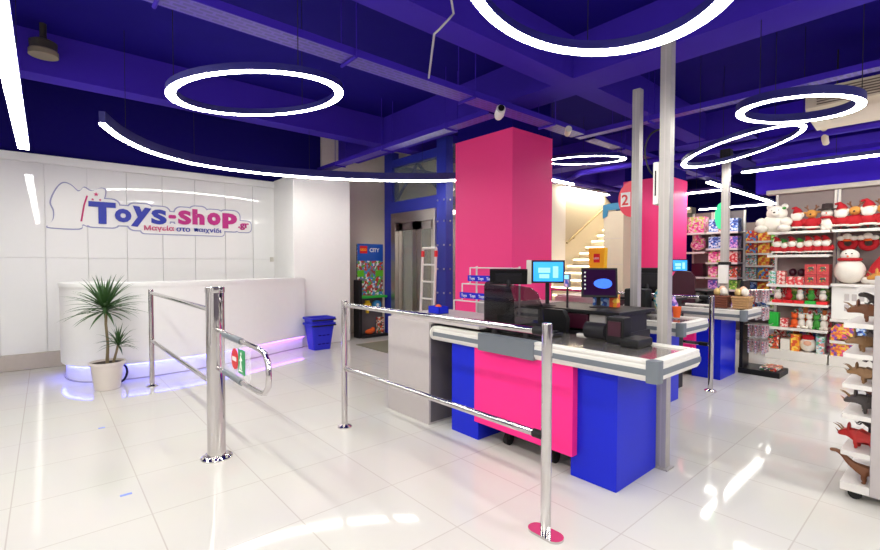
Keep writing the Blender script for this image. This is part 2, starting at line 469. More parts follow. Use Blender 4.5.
def sweep_lamp(name, label, pts, w=.06, h=.06, wires=2, top=ZC, group=None, m='lamptube', hm='lamph', dh=.02):
    pts = [Vector(p) for p in pts]
    t = thing(name, label, 'lamp', pts[0], group)
    hs = B(); df = B(); n = len(pts); R1 = []; R2 = []
    for i, p in enumerate(pts):
        d = pts[min(i+1, n-1)]-pts[max(0, i-1)]; s = Vector((d.y, -d.x, 0)).normalized()*w/2; z = Vector((0, 0, 1))
        R1.append([hs.verts.new(q) for q in (p+s, p+s+z*h, p-s+z*h, p-s)])
        s2 = s*.94
        R2.append([df.verts.new(q) for q in (p+s2+z*.004, p+s2-z*dh, p-s2-z*dh, p-s2+z*.004)])
    for R, bm in ((R1, hs), (R2, df)):
        for a, b in zip(R, R[1:]):
            for j in range(3): bm.faces.new((a[j], b[j], b[j+1], a[j+1]))
        bm.faces.new(R[0]); bm.faces.new(R[-1][::-1])
        bmesh.ops.recalc_face_normals(bm, faces=bm.faces)
    obj('housing', hs, hm, t); obj('diffuser', df, m, t)
    for k in range(wires):
        p = pts[int((n-1)*(k+.5)/wires)] if n > 2 else pts[0].lerp(pts[1], (k+.5)/wires)
        obj('suspension_wire', tube(B(), [(p.x, p.y, p.z+h), (p.x, p.y, top)], .003, 6), 'dark', t)
    return t

# curved lamp in front of the logo wall: smooth curve through measured points
arc = [(.42, 5.296), (.62, 5.78), (.94, 6.25), (1.30, 6.53), (1.62, 6.66), (2.236, 6.70), (2.92, 6.56), (3.62, 6.25), (4.2, 5.86), (4.62, 5.5), (4.9, 5.2)]
def catmull(P, k=6):
    o = []
    for i in range(len(P)-1):
        p0, p1, p2, p3 = P[max(0, i-1)], P[i], P[i+1], P[min(len(P)-1, i+2)]
        for j in range(k):
            s = j/k
            o.append(tuple(.5*((2*b)+(-a+c)*s+(2*a-5*b+4*c-d)*s*s+(-a+3*b-3*c+d)*s**3) for a, b, c, d in zip(p0, p1, p2, p3)))
    o.append(tuple(P[-1])); return o
sweep_lamp('curved_light', 'long curved lamp sweeping past the white logo wall to the pink pillar', [(x, y, 2.7) for x, y in catmull(arc)], .05, .11, 4)
G = 'straight tube lights hung from the ceiling'
sweep_lamp('tube_light', 'straight tube light at the left edge ending before the logo wall', [(-.165, 7.0, 2.7), (-.165, -4.0, 2.7)], .10, .05, 4, group=G)
sweep_lamp('tube_light', 'long tube light in front of the indigo wall over the plush shelves', [(7.5, 2.1, 2.7), (7.5, -4.0, 2.7)], .06, .05, 3, group=G)
sweep_lamp('tube_light', 'tube light running away behind the green sign post towards the bear', [(8.0, 2.7, 2.7), (11.6, 2.7, 2.7)], .07, .05, 2, group=G)
sweep_lamp('tube_light', 'short tube light just right of the rear pink pillar', [(9.0, 3.4, 2.7), (9.0, 2.75, 2.7)], .07, .05, 2, group=G)
sweep_lamp('tube_light', 'farthest tube light over the back toy shelves', [(11.9, 4.2, 2.7), (11.9, 2.2, 2.7)], .07, .05, 2, group=G)
sweep_lamp('tube_light', 'tube light peeking out right of the near pink pillar above the stairs', [(5.9, 4.72, 2.85), (7.3, 4.72, 2.85)], .07, .05, 2, group=G)
# unseen tube lamps added beside and behind the camera to brighten the shop
for x, ya in ((-2.9, 4.5), (1.6, -.9), (3.6, -.9), (5.6, -.9)):
    sweep_lamp('tube_light', 'unseen tube light added outside the view for brightness', [(x, ya, 2.75), (x, -4.5, 2.75)], .12, .05, 2, m='lampadded' if x > 0 else 'lamptube', group='added tube lights out of view', dh=.03)
t = thing('added_stair_light', 'long light strip added under the trim to brighten the staircase', 'lamp', (12, 6.66, 3.31))  # lamp added under the trim to light the stairs and their wall
obj('frame', box(B(), 9.9, 6.60, 3.33, 14.2, 6.76, 3.36), 'white', t)
obj('diffuser', box(B(), 9.92, 6.61, 3.322, 14.18, 6.75, 3.335), mat('added_stair_diffuser', (255, 244, 220), .4, emit=22, ecol=(255, 242, 216)), t)

# ------------------------------------------------------------------ ceiling services
def cable_tray(label, a, b, wd, z, hang):
    a = Vector((a[0], a[1], z)); b = Vector((b[0], b[1], z)); d = (b-a).normalized(); s = Vector((d.y, -d.x, 0))*wd/2
    t = thing('cable_tray', label, 'cable tray', a)
    bm = B(); up = Vector((0, 0, .06))
    for p, q in ((a-s, a+s),):
        vs = [bm.verts.new(v) for v in (a-s, a+s, b+s, b-s)]; bm.faces.new(vs)
        vs = [bm.verts.new(v) for v in (a-s+Vector((0, 0, .006)), a+s+Vector((0, 0, .006)), b+s+Vector((0, 0, .006)), b-s+Vector((0, 0, .006)))]; bm.faces.new(vs[::-1])
    obj('tray_floor', bm, 'tray', t)
    for sg in (-1, 1):
        sb = B(); o0 = s*sg; tw = s.normalized()*.008*sg
        vs = [a+o0, b+o0, b+o0+up, a+o0+up]
        prism(sb, [(i, 0) for i in range(4)], lambda i, _: vs[i], lambda i, _: vs[i]+tw)
        obj('side_rail', sb, 'beam', t)
    cb = B()
    for k in range(3):
        o1 = s*(-.5+.45*k)+Vector((0, 0, .03))
        tube(cb, [a+o1, b+o1], .012, 6)
    obj('cables', cb, 'navy', t)
    n = hang
    for k in range(n):
        p = a.lerp(b, (k+.5)/n)
        hb = B()
        q = s*1.25
        tube(hb, [p-q-Vector((0, 0, .012)), p+q-Vector((0, 0, .012))], .014, 6)
        for sg in (-1, 1): tube(hb, [p+q*sg-Vector((0, 0, .012)), Vector((p.x+q.x*sg, p.y+q.y*sg, ZC))], .005, 6)
        obj('hanger', hb, 'beam', t)
    return t
cable_tray('perforated blue cable tray crossing from top left to the pink pillar', (-1.5, 3.42), (5.40, 3.42), .2, 3.1, 5)
cable_tray('blue cable tray running right from the pillar above the ring lamps', (5.52, 3.5), (5.52, -2.5), .12, 3.1, 3)
cable_tray('blue cable tray going back over the lift beside the pillar', (3.92, 3.58), (3.92, 7.9), .16, 3.1, 3)
cable_tray('distant blue cable tray above the far shelves', (5.7, 3.42), (12, 3.42), .16, 3.1, 4)
tag(obj('wall_conduit', tube(B(), [(7.2, -3, 3.0), (7.2, 4.5, 3.0), (7.6, 5.0, 3.0), (9.5, 5.0, 3.0)], .05, 10), 'beam'), 'thick indigo pipe under the ceiling behind the air conditioner', 'pipe')
tag(obj('conduit_pipe', tube(B(), [(2.363, 2.602, 3.42), (2.48, 2.70, 3.38), (2.44, 2.70, 3.33), (2.40, 2.78, 3.26), (2.39, 2.83, 3.24), (2.72, 3.30, 3.12)], .009, 8), 'conduit'), 'crooked pale grey conduit hanging from the beam to the cable tray', 'conduit')
t = thing('ceiling_speaker', 'dark round ceiling fixture with brass rim near the left tube light', 'speaker', (.02, 6.25, 3.5))
obj('body', lathe(B(), [(.08, 3.53), (.11, 3.54), (.115, 3.66), (.08, 3.68)], .02, 6.25), 'olive', t)
obj('mount', cyl(B(), .02, 6.25, 3.67, ZC, .03, 12), 'olive', t)
obj('rim', lathe(B(), [(.10, 3.515), (.122, 3.52), (.122, 3.57), (.112, 3.58)], .02, 6.25), 'olivel', t)
t = thing('security_camera', 'small white security camera on the corner above the pink pillar', 'camera', (3.72, 3.32, 2.98))
obj('housing', tube(B(), [(3.66, 3.24, 3.03), (3.72, 3.32, 3.0), (3.75, 3.36, 2.99)], [.05, .052, .04], 14), 'white', t)
obj('mount', tube(B(), [(3.72, 3.32, 3.0), (3.74, 3.34, 3.1)], .016, 8), 'white', t)
obj('lens', tube(B(), [(3.656, 3.235, 3.032), (3.648, 3.224, 3.035)], .034, 12), 'black', t)
t = thing('security_camera', 'tiny pale camera on the tray just right of the pink pillar', 'camera', (4.95, 3.30, 3.02))
obj('housing', tube(B(), [(4.88, 3.22, 3.05), (5.0, 3.32, 3.03)], [.04, .035], 12), 'creamp', t)
obj('mount', tube(B(), [(4.97, 3.3, 3.03), (4.98, 3.32, 3.1)], .013, 8), 'creamp', t)
# air conditioner
t = thing('air_conditioner', 'cream ceiling air conditioner with louvred grille behind the ring lamp', 'air conditioner', (6.7, .55, 2.95))
obj('casing', prism_y(B(), [(6.42, 3.12), (6.5, 3.05), (7.05, 3.0), (7.15, 3.06), (7.15, 3.32), (6.42, 3.32)], -.6, 1.2), 'acm', t)
gb = B()
for k in range(6): box(gb, 6.412, -.5, 3.14+k*.028, 6.425, 1.1, 3.152+k*.028)
obj('grille', gb, 'acd', t)
obj('air_outlet', box(B(), 6.6, .95, 3.025, 6.72, 1.12, 3.05), 'acd', t)
for y in (-.4, 1.0):
    obj('hanger', tube(B(), [(6.9, y, 3.3), (6.9, y, ZC)], .008, 6), 'dark', t)
tag(obj('duct_bend', tube(B(), catmull([(7.10, 1.15, 3.09), (7.18, 1.15, 3.02), (7.22, 1.15, 2.92), (7.28, 1.15, 2.88)]), .035, 10), 'acm'), 'short cream pipe bend under the air conditioner', 'pipe')

# ------------------------------------------------------------------ logo sign (lettering, emblem outline with wand; figure left out)
YW = 8.05
t = thing('logo_sign', 'blue and magenta shop name sign with white outline on the panel wall', 'sign', (1.25, YW-.01, 1.87))
letters = [('T', .466, .778, 1.948, 2.258, 'logob', 0, .05), ('o', .765, .965, 1.985, 2.18, 'logob', 0, .05), ('y', .965, 1.20, 1.925, 2.225, 'logob', -.12, .05),
           ('s', 1.215, 1.415, 1.98, 2.205, 'logob', 0, .028), ('-', 1.441, 1.542, 2.08, 2.135, 'logop', -.05, .03), ('s', 1.571, 1.752, 1.995, 2.218, 'logop', 0, .028),
           ('h', 1.770, 1.945, 2.006, 2.249, 'logop', 0, .06), ('o', 1.985, 2.185, 2.01, 2.215, 'logop', 0, .06), ('p', 2.215, 2.444, 1.967, 2.218, 'logop', 0, .06)]
emb = [(.03, 1.90), (.06, 1.87), (.36, 1.87), (.40, 1.93), (.46, 1.93), (.48, 2.2), (.62, 2.26), (.66, 2.42), (.60, 2.45), (.5, 2.4), (.42, 2.44), (.36, 2.38), (.29, 2.45), (.22, 2.48), (.16, 2.44), (.10, 2.32), (.07, 2.2), (.10, 2.1), (.09, 1.98)]
emb = catmull(emb+[emb[0]], 4)[:-1]
def grow(poly, d):
    cx = sum(p[0] for p in poly)/len(poly); cz = sum(p[1] for p in poly)/len(poly)
    out = []
    for x, z in poly:
        v = Vector((x-cx, z-cz)); L = v.length; out.append((cx+v.x*(L+d)/L, cz+v.y*(L+d)/L))
    return out
def blob(bm, x0, x1, z0, z1, rad, y0, y1):
    rad = min(rad, .48*(x1-x0), .48*(z1-z0))
    pts = []
    for cx, cz, a in ((x1-rad, z1-rad, 0), (x0+rad, z1-rad, PI/2), (x0+rad, z0+rad, PI), (x1-rad, z0+rad, 1.5*PI)):
        for k in range(6): pts.append((cx+rad*math.cos(a+PI/2*k/5), cz+rad*math.sin(a+PI/2*k/5)))
    return prism_y(bm, pts, y0, y1)
for nm, d, y0, m in (('plate_edge', .062, YW-.006, 'logoe'), ('backing_plate', .045, YW-.0135, 'logow')):
    bm = B()
    for k_, (ch, x0, x1, z0, z1, mm, tl, bd) in enumerate(letters): blob(bm, x0-d, x1+d, z0-d, z1+d, .07+d*.5, y0-k_*.00025, YW)
    blob(bm, 1.12-d*.8, 1.62, 1.874-d*.8, 2.0, .03+d*.4, y0-.0025, YW)
    blob(bm, 1.5, 2.215+d*.6, 1.876-d*.8, 2.0, .03+d*.4, y0-.00275, YW)
    blob(bm, 2.42, 2.64+d*.8, 1.955-d*.8, 2.07+d*.8, .05+d*.4, y0-.003, YW)
    prism_y(bm, grow(emb, d-.045), y0-.0034, YW)
    obj(nm, bm, m, t, ang=.3)
for ch, x0, x1, z0, z1, mm, tl, bd in letters:
    if ch == '-':
        obj('hyphen', blob(B(), x0, x1, z0, z1, .02, YW-.03, YW-.014), mm, t); continue
    obj('letter', fit_text(ch, x0, x1, z0, z1, YW-.025, .014, bd, tl), mm, t)
obj('lettering', fit_text('.gr', 2.461, 2.639, 1.955, 2.068, YW-.024, .012, .03, .05), 'logop', t, 'small magenta lettering')
obj('lettering', fit_text('Μαγεία', 1.12, 1.512, 1.868, 1.965, YW-.024, .012, .02, .02), 'logor', t, 'pink slogan word')
obj('lettering', fit_text('στο', 1.545, 1.735, 1.885, 1.948, YW-.024, .012, .02, 0), 'logob', t, 'blue slogan word')
obj('lettering', fit_text('παιχνίδι', 1.79, 2.2, 1.872, 1.965, YW-.024, .012, .012, -.02), 'logob', t, 'blue slogan word')
bm = B(); tube(bm, [(.385, YW-.02, 1.97), (.42, YW-.02, 2.2), (.455, YW-.02, 2.33)], .011, 6)
obj('wand', bm, 'logor', t, 'pink wand')
for cx, cz, r in ((.555, 2.36, .032), (.515, 2.285, .02), (.6, 2.285, .02)):
    pts = [(cx+(r if k % 2 == 0 else r*.45)*math.sin(PI*k/5), cz+(r if k % 2 == 0 else r*.45)*math.cos(PI*k/5)) for k in range(10)]
    obj('star', prism_y(B(), pts, YW-.021, YW-.012), 'logor', t, 'pink star')
tag(obj('wall_switch', box(B(), 3.0, 8.03, 1.42, 3.06, 8.05, 1.5, .004), 'creamp'), 'small cream wall switch beside the white pillar', 'switch')

# ------------------------------------------------------------------ reception desk
front = catmull([(.16, 7.42), (.155, 7.15), (.22, 6.85), (.41, 6.62), (.87, 6.5), (1.6, 6.57), (2.3, 6.78), (2.8, 6.99), (3.2, 7.13)], 6)
back = [(3.2, 7.19), (3.02, 7.19), (3.02, 7.5), (2.2, 7.25), (1.5, 7.05), (.95, 7.0), (.7, 7.1), (.62, 7.3), (.6, 7.5), (.3, 7.6)]
def inset(p, d):
    c = Vector((1.6, 7.3)); o = []
    for i, q in enumerate(p):
        a = Vector(p[max(0, i-1)]); b = Vector(p[min(len(p)-1, i+1)]); n = (b-a).normalized(); n = Vector((-n.y, n.x))
        o.append((q[0]+n.x*d, q[1]+n.y*d))
    return o
t = thing('reception_desk', 'curved white reception desk glowing blue at its foot below the logo', 'desk', (1.6, 6.9, 0))
body = inset(front, -.03)
obj('body', prism_z(B(), body+back, .19, 1.11), 'paint', t, ang=.5)
obj('counter_top', prism_z(B(), inset(front, -.045)+back, 1.11, 1.155), 'paint', t, ang=.5)
pl = inset(front, .02); bk = [(x, y-.02) for x, y in back]
h = 34
obj('plinth', prism_z(B(), pl+bk, .012, .19), 'paint', t, 'recessed white plinth', ang=.5)
def ribbon(a, b, z):
    bm = B(); A = [bm.verts.new((x, y, z)) for x, y in a]; C = [bm.verts.new((x, y, z)) for x, y in b]
    for k in range(len(A)-1): bm.faces.new((A[k], A[k+1], C[k+1], C[k]))
    r = bmesh.ops.extrude_face_region(bm, geom=list(bm.faces))
    for v in [e for e in r['geom'] if isinstance(e, bmesh.types.BMVert)]: v.co.z += .006
    bmesh.ops.recalc_face_normals(bm, faces=bm.faces); return bm
i0, i1 = inset(front, -.018), inset(front, .012)
obj('light_strip', ribbon(i0[:h], i1[:h], .183), 'ledb', t, 'blue light strip')
obj('light_strip', ribbon(i0[h-1:], i1[h-1:], .183), 'ledv', t, 'violet light strip')
obj('floor_rim', prism_z(B(), inset(front, .005)+back, 0, .012), 'alu', t)

# ------------------------------------------------------------------ potted plant
def leaves(bm, c, n, L, elev0, elev1, w, droop):
    for k in range(n):
        a = k*2.39996+random.uniform(-.2, .2); e = elev0+(elev1-elev0)*((k+.5)/n)**.8+random.uniform(-.08, .08)
        l = L*random.uniform(.8, 1.08); segs = 6
        p = Vector(c)+Vector((0, 0, random.uniform(-.03, .04))); d = Vector((math.cos(a)*math.cos(e), math.sin(a)*math.cos(e), math.sin(e)))
        s = Vector((-math.sin(a), math.cos(a), 0)); rows = []
        for j in range(segs+1):
            q = j/segs; ww = w*(.55+.9*q if q < .4 else .91*(1-q)/.6+.02)
            up = s.cross(d)
            rows.append((bm.verts.new(p-s*ww), bm.verts.new(p-up*ww*.35), bm.verts.new(p+s*ww)))
            p = p+d*(l/segs); d = (d+Vector((0, 0, -droop*(.3+q)))).normalized()
        for A, C in zip(rows, rows[1:]):
            bm.faces.new((A[0], A[1], C[1], C[0])); bm.faces.new((A[1], A[2], C[2], C[1]))
px, py = .50, 6.22
t = thing('potted_plant', 'tall dracaena with spiky green leaves in a white pot before the desk', 'plant', (px, py, 0))
pot = obj('pot', lathe(B(), [(.115, 0), (.12, .012), (.155, .27), (.172, .275), (.172, .305), (.155, .305), (.15, .28)], px, py), 'pot', t)
obj('soil', cyl(B(), px, py, .265, .283, .15), 'soil', pot)
obj('stem', tube(B(), [(px, py, .27), (px+.01, py, .5), (px-.005, py, .72), (px, py, .90)], [.017, .014, .013, .016], 8), 'bark', t)
bm = B(); leaves(bm, (px-.01, py, .88), 84, .43, 1.52, -.3, .019, .15); obj('foliage', bm, 'leaf', t)
obj('stem', tube(B(), [(px+.05, py-.03, .27), (px+.08, py-.05, .4), (px+.1, py-.06, .5)], [.014, .012, .012], 8), 'bark', t)
bm = B(); leaves(bm, (px+.1, py-.06, .49), 40, .23, 1.5, -.2, .012, .17); obj('foliage', bm, 'leaf', t)
tag(obj('cable', tube(B(), catmull([(.62, 6.47, .17), (.68, 6.40, .20), (.70, 6.38, .12), (.66, 6.38, .03), (.58, 6.42, .012)]), .012, 8), 'black'), 'black cable loop between the white pot and the glowing plinth', 'cable')

# ------------------------------------------------------------------ rails and gate
def post(t, x, y, h, r=.026, plate='round'):
    p = obj('post', lathe(B(), [(r, 0), (r, h-.012), (r*.9, h-.002), (r*.4, h)], x, y, 20), 'chrome', t)
    if plate == 'round':
        obj('floor_flange', lathe(B(), [(r*2.3, 0), (r*2.3, .008), (r*1.5, .02), (r*1.02, .028)], x, y, 24), 'chrome', p)
    else:
        bm = B(); pts = []
        for sgn, a0 in ((1, -PI/2), (-1, PI/2)):
            for k in range(9): pts.append((x+.055*math.cos(a0+PI*k/8+PI/2*0)*1.0*(1)+0, y))
        pts = [(x+.05*math.cos(a), y+.05*math.sin(a)+(.05 if math.sin(a) > 0 else -.05)) for a in [2*PI*k/24 for k in range(24)]]
        prism_z(bm, pts, 0, .012)
        obj('floor_flange', bm, 'chrome', p)
    return p
# entrance gate
t = thing('entrance_gate', 'chrome entrance gate with thick post, side rails and swinging sign arm', 'gate', (.9, 3.5, 0))
post(t, .895, 6.02, 1.1)
gx, gy = .91, 3.5
gp = obj('gate_post', lathe(B(), [(.061, 0), (.061, 1.185), (.065, 1.19), (.065, 1.225), (.055, 1.23)], gx, gy, 32), 'chrome', t)
obj('floor_flange', lathe(B(), [(.105, 0), (.105, .008), (.085, .02), (.067, .028)], gx, gy, 32), 'chrome', gp)
for k in range(6):
    a = 2*PI*k/6
    obj('bolt', cyl(B(), gx+.092*math.cos(a), gy+.092*math.sin(a), .008, .022, .008, 8), 'steel', gp)
for z in (1.06, .523):
    obj('rail', tube(B(), [(.895, 6.02, z), (gx, gy+.05, z-.005)], .02, 14), 'chrome', t)
arm = B()
loop = [(gx, 3.45, .925), (gx, 2.62, .91), (gx, 2.53, .895), (gx, 2.48, .85), (gx, 2.47, .78), (gx, 2.48, .72), (gx, 2.53, .675), (gx, 2.62, .66), (gx, 3.45, .655)]
tube(arm, loop, .016, 12)
ao = obj('swing_arm', arm, 'chrome', t)
for z in (.915, .66): obj('sign_clip', tube(B(), [(gx, 3.28, z), (gx, 2.92, z-.003)], .021, 12), 'bumpg', ao, 'blue grey clip sleeve')
sg = obj('sign_panel', box(B(), gx-.006, 2.78, .67, gx+.006, 3.36, .91), 'glass', ao, 'clear panel with no entry and way in signs')
cy_, cz_ = 3.03, .79
pts = [(cy_+.062*math.cos(2*PI*k/28), cz_+.066*math.sin(2*PI*k/28)) for k in range(28)]
obj('no_entry_disc', prism_x(B(), pts, gx-.012, gx-.007), 'redp', sg, 'red disc with white bar')
obj('no_entry_bar', box(B(), gx-.014, cy_-.04, cz_-.013, gx-.012, cy_+.04, cz_+.013), 'signw', sg)
obj('way_in_square', box(B(), gx-.012, 2.84, cz_-.075, gx-.007, 2.955, cz_+.075), 'green', sg, 'green square with white walking sign')
wk = B()
ball(wk, (gx-.012, 2.9, .84), .003, .012, .012, 1)
for a, b in (((2.9, .828), (2.9, .79)), ((2.9, .79), (2.918, .745)), ((2.9, .79), (2.885, .745)), ((2.9, .818), (2.92, .795)), ((2.9, .818), (2.88, .80)), ((2.872, .735), (2.93, .735))):
    tube(wk, [(gx-.013, a[0], a[1]), (gx-.013, b[0], b[1])], .0045, 6)
obj('walking_figure', wk, 'signw', sg)

t = thing('guard_rail', 'chrome double guard rail between two posts before the grey counter cabinet', 'railing', (1.92, 2.4, 0))
post(t, 1.908, 3.44, 1.085); post(t, 1.93, 1.39, 1.095, .027, 'long')
for z in (1.045, .505):
    rl = obj('rail', tube(B(), [(1.91, 3.44, z), (1.93, 1.44 if z < 1 else 1.40, z+.003)], .019, 14), 'chrome', t)
    obj('coupling', tube(B(), [(1.93, 1.47, z+.003), (1.93, 1.40, z+.003)], .023, 14), 'black', rl, 'black rail coupling')
    obj('coupling', tube(B(), [(1.91, 3.44, z), (1.91, 3.39, z)], .023, 14), 'steel', rl)
t = thing('guard_rail', 'distant chrome guard rail between the second and third checkouts', 'railing', (5.49, 2.8, 0))
post(t, 5.49, 1.80, 1.05); post(t, 5.49, 3.9, 1.05)
for z in (1.025, .51):
    rl = obj('rail', tube(B(), [(5.49, 3.9, z), (5.49, 1.8, z)], .019, 12), 'chrome', t)
    obj('coupling', tube(B(), [(5.49, 1.92, z), (5.49, 1.83, z)], .023, 12), 'black', rl, 'black rail coupling')

# ------------------------------------------------------------------ checkout counters
def counter():
    t = thing('checkout_counter', 'nearest checkout counter with pink front, blue ends and steel top', 'checkout counter', (2.6, 1.36, 0), 'checkout counters')
    for a, b, xc in ((2.49, 2.80, 2.56), (1.36, 1.68, 2.6)):
        obj('cabinet', box(B(), xc, a, 0.0, 3.14, b, .79, .005), 'blue', t)
    obj('front_panel', box(B(), 2.54, 1.63, .15, 2.6, 2.515, .76, .004), 'pinklam', t)
    obj('under_frame', box(B(), 2.66, 1.68, .09, 3.1, 2.49, .78), 'dark', t)
    for y in (2.28, 1.86):
        c = obj('caster', tube(B(), [(2.68, y-.018, .045), (2.68, y+.018, .045)], .045, 16), 'rubber', t)
        obj('caster_fork', box(B(), 2.66, y-.025, .05, 2.72, y+.025, .10, .005), 'dark', c)
    # belt top
    top = obj('belt_top', box(B(), 2.54, 1.13, .79, 3.10, 2.96, .848, .004), 'belt', t, 'steel belt top')
    rim = B()
    box(rim, 2.5, 1.1, .84, 2.56, 2.96, .862, .006); box(rim, 2.56, 1.08, .84, 3.1, 1.14, .862, .006); box(rim, 3.08, 1.14, .84, 3.12, 1.95, .862, .006)
    obj('top_rim', rim, 'bumpw', top)
    # bumper with rounded far end
    def prof(e): return [(0, .735), (-.030-e, .745), (-.045-e, .77), (-.045-e, .83), (-.030-e, .855), (0, .862)]
    bm = B(); P = prof(0)
    prism(bm, P, lambda a, z: (2.545+a, 2.97, z), lambda a, z: (2.545+a, 1.09, z))
    tube(bm, [(2.53, 2.97, .80), (2.53, 2.985, .80)], .06, 16)
    prism(bm, P, lambda a, z: (2.54, 1.13+a, z), lambda a, z: (3.12, 1.13+a, z))
    bu = obj('bumper', bm, 'bumpw', t, ang=.4)
    st_ = B()
    box(st_, 2.494, 1.09, .777, 2.53, 2.99, .813, .006); box(st_, 2.53, 1.078, .777, 3.125, 1.12, .813, .006)
    obj('bumper_stripe', st_, 'bumpg', bu, 'grey stripe')
    obj('corner_cap', prism_z(B(), [(2.49, 1.12), (2.492, 1.095), (2.505, 1.078), (2.53, 1.073), (2.56, 1.075), (2.56, 1.14), (2.49, 1.14)], .74, .864), 'bumpg', bu, 'grey corner cap')
    jc = obj('joint_cover', box(B(), 2.488, 1.905, .735, 2.56, 2.43, .866, .006), 'bumpg', bu, 'grey joint cover')
    for y in (2.3, 2.04):
        obj('screw', tube(B(), [(2.49, y, .815), (2.484, y, .815)], .009, 10), 'dark', jc) if False else None
    # bagging end
    cab = obj('bagging_cabinet', box(B(), 2.48, 3.005, 0, 3.06, 3.62, .89, .004), 'greylam', t, 'grey end cabinet')
    obj('shaded_side', box(B(), 2.50, 3.0, .02, 3.04, 3.006, .87), 'darklam', cab, 'side darkened for shade')  # shade on the cabinet side put in as a dark sheet
    obj('bagging_shelf', box(B(), 2.52, 2.45, .885, 3.2, 3.62, .915, .005), 'greylam', t, 'grey shelf')
    obj('shelf_support', box(B(), 3.1, 2.4, 0, 3.18, 3.02, .885), 'darklam', t)
    return t
c1 = counter()
c2 = dup(c1, (2.6+1.78, 1.36+.55, 0), 'second checkout counter, half hidden behind the nearest one and its pole')
c3 = dup(c1, (2.6+3.48, 1.36+.53, 0), 'farthest checkout counter with gift baskets and hanging sweets rack')

# lane poles
def pole(label, x, y, zt, r=.036):
    t = thing('lane_pole', label, 'pole', (x, y, 0), 'aluminium lane poles')
    p = obj('post', box(B(), x-r, y-r, 0, x+r, y+r, zt, .006), 'alu', t)
    gr = B()
    box(gr, x-.004, y-r-.001, .02, x+.004, y-r+.002, zt-.02)
    box(gr, x-r-.001, y-.004, .02, x-r+.002, y+.004, zt-.02)
    obj('groove', gr, 'greylam', p)
    obj('floor_plate', box(B(), x-r-.02, y-r-.02, 0, x+r+.02, y+r+.02, .01), 'alu', t)
    return t
t = pole('tallest aluminium lane pole at the near end of the first checkout', 3.185, 1.335, 2.93)
t2 = obj('signal_box', box(B(), 3.15, 1.371, 1.80, 3.22, 1.412, 2.09, .008), 'white', t, 'white signal box')
obj('signal_slot', box(B(), 3.147, 1.388, 1.86, 3.15, 1.396, 2.03), 'black', t2)
obj('cable', tube(B(), catmull([(3.2, 1.41, 2.0), (3.22, 1.47, 2.06), (3.22, 1.5, 2.2), (3.2, 1.45, 2.3), (3.19, 1.35, 2.32)]), .006, 6), 'dark', t)
def lane_sign(t, x, y, zc, h, m, num):
    hw = .13 if num else .085
    pts = [(y+.032+hw*math.sin(PI*k/16), zc+h/2*math.cos(PI*k/16)) for k in range(17)]
    s = obj('lane_sign', prism_x(B(), pts, x-.03, x+.03), m, t, ang=.4)
    obj('sign_edge', box(B(), x-.035, y+.02, zc-h/2, x+.035, y+.036, zc+h/2, .005), 'orangelit' if num else 'greenlit', s)
    if num:
        pl = obj('number_plate', box(B(), x-.034, y+.045, zc-.065, x-.03, y+.135, zc+.065), 'signw', s, 'white plate with red 2')
        obj('number', text('2', .135, (x-.035, y+.128, zc-.05), (0, -1, 0), (0, 0, 1), .004, .02), 'redp', pl)
    return s
t = pole('middle aluminium lane pole carrying the red number 2 sign', 4.1, 1.98, 2.98)
lane_sign(t, 4.1, 1.98, 1.99, .33, 'redlit', True)
t = pole('farthest aluminium lane pole with a green lit sign', 6.72, 2.06, 2.75, .042)
lane_sign(t, 6.72, 2.06, 2.02, .36, 'greenlit', False)
obj('top_bracket', box(B(), 6.66, 2.0, 2.75, 6.78, 2.12, 2.88, .01), 'dark', t, 'dark top bracket')
obj('collar', box(B(), 6.66, 2.0, 1.38, 6.78, 2.12, 1.42, .005), 'black', t, 'black collar')
obj('scanner_box', box(B(), 6.60, 2.0, 1.14, 6.68, 2.1, 1.38, .01), 'white', t, 'white box')

# ------------------------------------------------------------------ first cash desk and its gear
t = thing('cash_desk', 'dark cash desk with maroon drawer behind the first checkout', 'cash desk', (3.6, 2.1, 0), 'dark cash desks')
obj('body', box(B(), 3.34, 1.75, 0, 3.9, 2.6, .84, .005), 'dark', t)
obj('drawer', box(B(), 3.32, 2.0, .86, 3.88, 2.45, .985, .006), 'maroon', t, 'maroon drawer')
obj('drawer_lock', tube(B(), [(3.32, 2.2, .925), (3.31, 2.2, .925)], .012, 10), 'steel', t)
obj('side_block', box(B(), 3.33, 1.85, .86, 3.88, 1.99, .99, .006), 'alu', t, 'silver side block')
obj('desk_top', box(B(), 3.30, 1.72, .992, 3.92, 2.62, 1.02, .005), 'black', t)
obj('leg_panel', box(B(), 3.4, 1.76, .84, 3.85, 1.8, .992), 'dark', t)
obj('leg_panel', box(B(), 3.4, 2.5, .84, 3.85, 2.55, .992), 'dark', t)
cash2 = dup(t, (5.19, 2.42, 0), 'dark cash desk behind the second checkout'); cash2.scale.x = .85
cash3 = dup(t, (3.6+3.62, 2.1+.60, 0), 'dark cash desk behind the farthest checkout')

